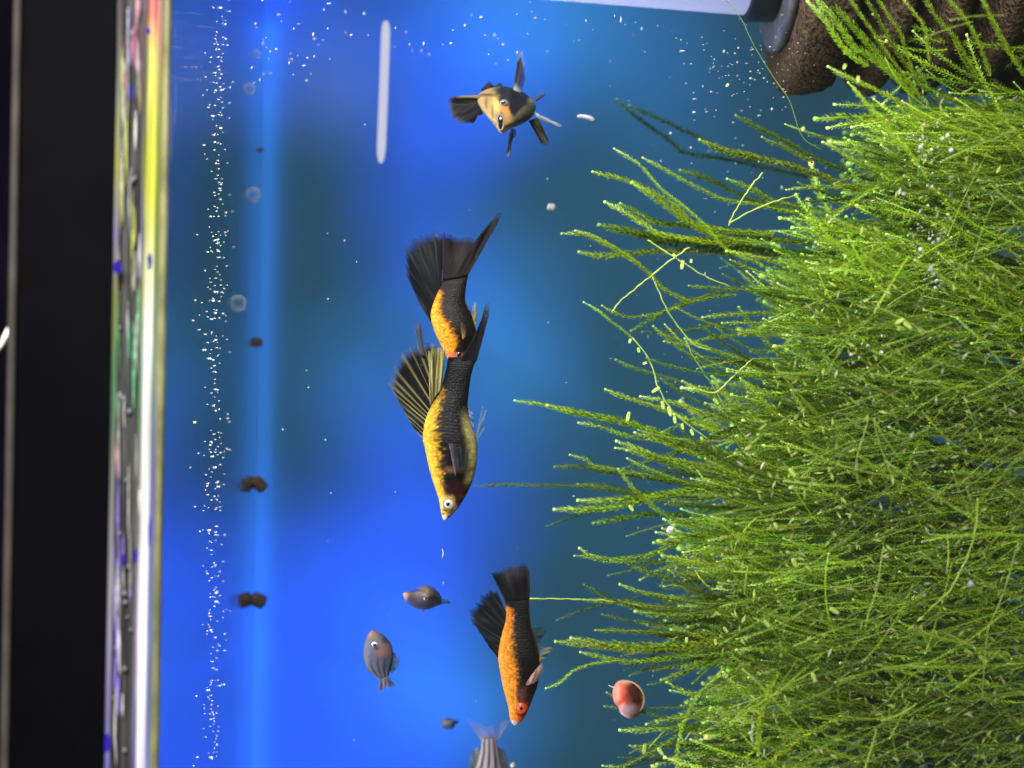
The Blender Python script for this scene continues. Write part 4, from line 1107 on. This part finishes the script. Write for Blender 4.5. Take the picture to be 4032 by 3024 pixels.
# bare runners: bright yellow-green stems and one dark one
M_STEM = mat_noisy('runner_stem', (0.18, 0.27, 0.02), (0.30, 0.38, 0.05), 90, rough=.4, bump=.1)
M_STEM2 = mat_noisy('thin_stem', (0.13, 0.22, 0.03), (0.22, 0.32, 0.05), 90, rough=.4, bump=.1)
M_GREENSTEM = mat_noisy('green_stem', (0.035, 0.085, 0.015), (0.08, 0.15, 0.03), 90, rough=.5, bump=.1)
M_DARKSTEM = mat_noisy('dark_stem', (0.012, 0.014, 0.008), (0.05, 0.06, 0.02), 90, rough=.4, bump=.1)
RUN = [
 ([(2715,975),(2640,1025),(2560,1090),(2485,1150),(2440,1190),(2410,1228)], .038, 5.5, M_STEM),
 ([(3005,680),(2960,730),(2920,790),(2885,850),(2868,890)], .040, 5, M_STEM),
 ([(2875,878),(2950,835),(3060,790),(3150,765)], .038, 5.5, M_STEM),
 ([(2550,945),(2620,990),(2700,1040),(2780,1090),(2880,1130)], .039, 4.5, M_STEM),
 ([(2570,1090),(2600,1160),(2630,1225),(2690,1310),(2740,1360),(2800,1380)], .040, 5, M_STEM2),
 ([(2700,1340),(2740,1420),(2800,1510),(2860,1610),(2950,1745)], .041, 3.2, M_STEM2),
 ([(2755,1536),(2810,1547),(2850,1520),(2900,1470),(2965,1412)], .037, 6, M_STEM),
 ([(2490,1330),(2540,1390),(2570,1450),(2590,1520),(2610,1560),(2650,1620),(2720,1680),(2790,1730)], .039, 5, M_STEM2),
 ([(2790,1730),(2850,1790),(2900,1840),(2960,1880),(3060,1915),(3160,1940)], .030, 5, M_DARKSTEM),
 ([(2868,2450),(2960,2500),(3060,2545),(3150,2590)], .030, 4.5, M_DARKSTEM),
 ([(2850,-10),(2910,60),(2970,180),(3050,310),(3110,400),(3145,510),(3180,560),(3240,590)], .034, 3.2, M_GREENSTEM),
 ([(2086,2357),(2200,2358),(2320,2362),(2440,2370),(2540,2390)], .0385, 5, M_STEM),
 ([(3850,1960),(3842,2080),(3810,2190),(3770,2270),(3745,2320),(3720,2345),(3640,2420)], .0165, 6.5, M_STEM),
 ([(3730,2100),(3735,2180),(3728,2260)], .017, 5, M_STEM),
 ([(3480,2150),(3468,2220),(3458,2290),(3440,2360),(3418,2420),(3408,2475)], .0165, 5, M_STEM2),
 ([(4010,2130),(3985,2220),(3960,2310),(3925,2400),(3890,2480),(3880,2560),(3872,2660),(3868,2760)], .0165, 5, M_STEM2),
 ([(3450,2870),(3440,2920),(3420,2980),(3405,3030)], .0165, 6, M_STEM),
 ([(3610,2770),(3550,2810),(3470,2840)], .0165, 6, M_STEM),
 ([(3560,2930),(3600,2960),(3640,3000)], .017, 5, M_STEM2),
 ([(3685,2655),(3660,2700),(3645,2735)], .0165, 5, M_STEM),
 ([(3420,1640),(3405,1700),(3380,1780),(3370,1850),(3385,1910)], .017, 4, M_STEM2),
 ([(3440,1650),(3460,1740),(3490,1820),(3520,1890)], .017, 4, M_STEM2),
 ([(3400,1180),(3480,1220),(3560,1260),(3650,1310)], .017, 4.5, M_STEM2),
 ([(3880,1020),(3940,1050),(4000,1090)], .017, 4.5, M_STEM),
 ([(2975,2040),(2930,2090),(2900,2140),(2890,2180)], .030, 4.5, M_STEM2),
 ([(2945,2230),(2935,2290),(2930,2340)], .028, 4.5, M_STEM2),
 ([(2700,2190),(2730,2235),(2760,2280),(2800,2320)], .0375, 5.5, M_STEM),
 ([(2745,1850),(2775,1890),(2810,1915)], .0375, 6, M_STEM),
 ([(2560,2940),(2600,2895),(2615,2880)], .038, 5, M_STEM2),
 ([(2700,2912),(2720,2880),(2740,2855)], .038, 6, M_STEM),
]
for (pts, y, r_, mt) in RUN:
    Q = resample(pts, 40)
    Q += np.array([[4 * nz(k * .35, pts[0][0], 1), 4 * nz(k * .35, pts[0][1], 2)] for k in range(40)])
    r_ *= .50 if y < .02 else .60
    P = at_many(Q, y)
    obj('runner', *tube(P, px_size(y) * r_ * (1 + .15 * np.sin(np.arange(40) * .9)), 7), mt, moss)

# single larger side leaves on the runners
M_LEAF = mat_noisy('pale_leaf', (0.24, 0.36, 0.05), (0.38, 0.50, 0.12), 200, rough=.35, bump=.1)
LEAVES = [(2484,1335,2478,1350),(2512,1370,2518,1388),(2548,1428,2532,1432),(2598,1525,2568,1545),(2608,1580,2614,1612),(2632,1600,2642,1640),(2655,1640,2660,1668),(2685,1668,2690,1692),
          (2720,1690,2730,1715),(2760,1720,2765,1730),(2470,1660,2478,1622),(2478,1990,2494,2012),(2810,1570,2830,1592),(3330,252,3322,272),(3380,300,3378,325),(2590,2945,2612,2975),(2540,2930,2535,2975),
          (2705,2510,2702,2530),(2820,2540,2816,2518),(2850,2470,2866,2490),(3270,2395,3340,2440),(3800,2560,3870,2610),(3560,1270,3610,1310),(2660,1010,2655,1005),(2720,1035,2722,1025),(2870,330,2862,338),
          (3165,500,3158,515),(3110,1845,3140,1890),(3560,1255,3500,1290),(3890,2605,3810,2560),(3200,2650,3220,2720),(2690,1025,2684,1060),(3010,2440,3030,2470),(3050,2060,3060,2080),(3120,2200,3150,2260)]
for (x0, y0_, x1, y1_) in LEAVES:
    yv = 0.036 if x0 < 2950 else 0.0165
    a_, b_ = np.array([x0, y0_], float), np.array([x1, y1_], float)
    L_ = min(max(np.linalg.norm(b_ - a_), 14), 40)
    d_ = (b_ - a_) / (np.linalg.norm(b_ - a_) + 1e-9); nrm = np.array([-d_[1], d_[0]])
    V = []
    for i in range(7):
        t = i / 6; w_ = L_ * .12 * math.sin(math.pi * min(1, .1 + t * .86)) + .6
        c_ = a_ + d_ * L_ * t
        for kx in (-1, 0, 1):
            q = c_ + nrm * w_ * kx
            V.append(at(q[0], q[1], yv + (0.0003 if kx == 0 else 0)))
    o = obj('leaf', V, grid_faces(7, 3), M_LEAF, moss)
    md = o.modifiers.new('thickness', 'SOLIDIFY'); md.thickness = 0.0002

# ------------------------------------------------------------------ bubbles, pellets and specks
g = NT('bubble_skin')
lw = g.n('ShaderNodeLayerWeight'); lw.inputs['Blend'].default_value = 0.35
pw_ = g.n('ShaderNodeMath', operation='POWER'); pw_.inputs[1].default_value = 1.15; g.l(lw.outputs['Facing'], pw_.inputs[0])
tr_ = g.n('ShaderNodeBsdfTransparent')
pr_ = principled(g, (0.45, 0.50, 0.46), rough=0.12, spec=1.0)
mx_b = g.n('ShaderNodeMixShader'); g.l(pw_.outputs[0], mx_b.inputs[0]); g.l(tr_.outputs[0], mx_b.inputs[1]); g.l(pr_.outputs[0], mx_b.inputs[2])
M_BUB = g.done(mx_b.outputs[0])
M_BUBW = mat_noisy('bright_bubble', (0.50, 0.53, 0.55), (0.68, 0.70, 0.72), 300, rough=0.08, bump=0, spec=0.9)
def many_balls(items, name, mat, sub=(5, 8)):
    VV, FF, off = [], [], 0
    for (c, rx, ry, rz) in items:
        V, Fc = ellipsoid(c, rx, ry, rz, *sub)
        VV.append(V); FF += [tuple(k + off for k in f) for f in Fc]; off += len(V)
    return obj(name, np.vstack(VV), FF, mat)
def surf_y(px, py):
    # depth at which the line of sight meets the underside of the water
    dirz = AX_R[2] * (px - 2016) / F + AX_U[2] * (1512 - py) / F
    return CAM[1] + (Z_SURF - CAM[2]) / dirz
R3 = np.random.default_rng(77)
items = []
for i in range(430):
    py = R3.uniform(-20, 3060)
    cx_ = np.interp(py, [0, 700, 1000, 1500, 2000, 3024], [872, 858, 850, 850, 842, 838])
    px = cx_ + R3.normal(0, 26) + (R3.normal(0, 40) if R3.random() < .22 else 0)
    if R3.random() < .3: px = cx_ + 8 * math.sin(py * .02) + R3.normal(0, 9)
    y = surf_y(px, py)
    if not (0.004 < y < Y_BACK - .004): continue
    r_ = R3.choice([1.8, 2.4, 3.1, 4.6], p=[.48, .32, .15, .05]) * px_size(y)
    c = at(px, py, y); c[2] -= r_ * 1.05
    items.append((c, r_, r_, r_ * .9))
o = many_balls(items, 'surface_bubbles', M_BUBW)
tag(o, 'band of tiny bright bubbles floating under the water surface', 'bubbles', kind='stuff')

for (px, py, r_, lab) in [(939, 1194, 33, 'largest clear bubble under the water surface, left of the upper orange fish\'s tail'), (1000, 768, 30, 'clear bubble at the water surface, second from the top'),
                          (984, 350, 24, 'clear bubble at the water surface, nearest the top edge'), (1010, 215, 18, 'small hazy bubble under the surface just above the top clear bubble')]:
    y = min(surf_y(px, py), Y_BACK - .008)
    c = at(px, py, y); s = r_ * px_size(y); c[2] = Z_SURF - s * .15
    V, Fc = ellipsoid(c, s, s, s * .8, 18, 28)
    tag(obj('bubble', V, Fc, M_BUB), lab, 'bubble', 'large bubbles at the water surface')

# brown food pellets floating at the far water line
M_PEL = mat_noisy('brown_pellet', (0.030, 0.021, 0.015), (0.075, 0.050, 0.032), 700, rough=.9, bump=.4, dist=.0004, spec=.2)
def pellet(pts, r_, lab, yv=Y_BACK - .006):
    P = at_many(resample(pts, 14), yv)
    top = Z_SURF - r_ * px_size(yv) * .5
    P[:, 2] += top - P[:, 2].max() + r_ * px_size(yv) * .55
    rr = r_ * px_size(yv) * np.array([.45, .8, .97] + [1.0] * 8 + [.97, .8, .45])
    V, Fc = tube(P, rr, 14)
    V = np.array([v * 1 + 0.00022 * nz(v[0] * 900, v[1] * 900, v[2] * 900) * np.array([1, 1, 1]) for v in V])
    tag(obj('food_pellet', V, Fc, M_PEL), lab, 'food pellet', 'brown pellets floating along the far water line')
pellet([(1042, 1330), (1042, 1366)], 25, 'small square brown pellet at the water line, level with the upper orange fish')
pellet([(1022, 1884), (1066, 1930)], 26, 'heart-shaped brown pellet pair at the water line, level with the yellow fish\'s head')
pellet([(1016, 2352), (1072, 2376)], 29, 'widest dark brown pellet at the water line, nearest the bottom edge')
pellet([(1052, 584), (1056, 598)], 13, 'tiniest brown pellet at the water line, nearest the top edge')

# suspended specks
M_SPECK = mat_noisy('white_speck', (0.13, 0.14, 0.16), (0.26, 0.27, 0.29), 600, rough=.5, bump=.2)
R4 = np.random.default_rng(88)
items = []
def speck(px, py, r_, y=None, asp=1.4):
    y = R4.uniform(.02, .06) if y is None else y
    s = r_ * px_size(y) * .8
    k = R4.uniform(.7, asp)
    items.append((at(px, py, y), s * k, s * .8, s / k * 1.1))
for i in range(120):  # cloud by the sponge filter
    speck(R4.normal(2960, 130), R4.normal(290, 150), R4.choice([2.5, 3.5, 5, 7], p=[.45, .3, .18, .07]), R4.uniform(.018, .05))
for i in range(60):   # along the top
    speck(R4.uniform(1350, 2700), abs(R4.normal(120, 70)), R4.choice([3, 4.5, 6.5, 9], p=[.4, .3, .2, .1]), R4.uniform(.03, .09), 1.9)
for i in range(40):
    speck(R4.uniform(980, 1300), R4.uniform(0, 330), R4.choice([3, 5, 7]), R4.uniform(.03, .08), 1.8)
for i in range(110):  # open water
    speck(R4.uniform(1100, 2900), R4.uniform(300, 3024), R4.choice([1.6, 2.2, 3.2, 4.5], p=[.45, .3, .17, .08]))
for i in range(230):  # among the moss
    speck(R4.uniform(2500, 4032), R4.uniform(500, 3024), R4.choice([2.2, 3.2, 4.5, 6.5], p=[.4, .33, .2, .07]), R4.uniform(.012, .036), 2.0)
o = many_balls(items, 'floating_specks', M_SPECK)
tag(o, 'tiny white specks drifting through the water and over the moss', 'specks', kind='stuff')
# silvery bubbles caught in the moss
items = []
for i in range(150):
    cx_, cy_, sx_, sy_ = [(3630, 700, 45, 60), (3660, 560, 60, 40), (3650, 860, 50, 60), (3680, 1080, 18, 30), (3380, 1440, 40, 90), (3640, 960, 35, 50)][int(R4.integers(0, 6))]
    y = R4.uniform(.014, .026); s = R4.choice([2.5, 4, 6, 9], p=[.6, .27, .11, .02]) * px_size(y)
    items.append((at(R4.normal(cx_, sx_), R4.normal(cy_, sy_), y), s * 1.1, s, s))
o = many_balls(items, 'trapped_bubbles', mat_noisy('silvery_bubble', (0.20, 0.24, 0.22), (0.42, 0.46, 0.42), 300, rough=0.1, bump=0, spec=0.9), (7, 10))
tag(o, 'silvery bubbles trapped in the moss near the sponge filter', 'bubbles', kind='stuff')

def flake(pts, r_, y, lab, name='debris_flake', mat=None):
    P = at_many(resample(pts, 12), y)
    rr = r_ * px_size(y) * np.array([.5, .85, 1, 1, 1, 1, 1, 1, 1, 1, .85, .5])
    tag(obj(name, *tube(P, rr, 8), mat or M_SPECK), lab, 'debris')
flake([(2272, 458), (2300, 460), (2325, 465), (2340, 475)], 9, .060, 'short white worm-like scrap drifting right of the head-on fish')
flake([(2155, 812), (2172, 816), (2188, 814)], 14, .070, 'hazy white scrap drifting right of the upper orange fish\'s tail tip')
flake([(2628, 2080), (2640, 2086), (2652, 2088)], 15, .034, 'round pinkish-white scrap among the moss tips', mat=mat_noisy('pinkish_scrap', (.5, .42, .44), (.66, .58, .6), 300, bump=.2))
flake([(3812, 2298), (3822, 2300), (3832, 2298)], 16, .0145, 'round whitish scrap lying on the moss near a bright runner stem')
flake([(1742, 2160), (1746, 2180), (1741, 2197)], 3, .040, 'thin curved white scrap below the yellow fish\'s nose')
flake([(2015, 3005), (2020, 3012), (2024, 3020)], 12, .060, 'soft white scrap beside the striped fish at the bottom edge')
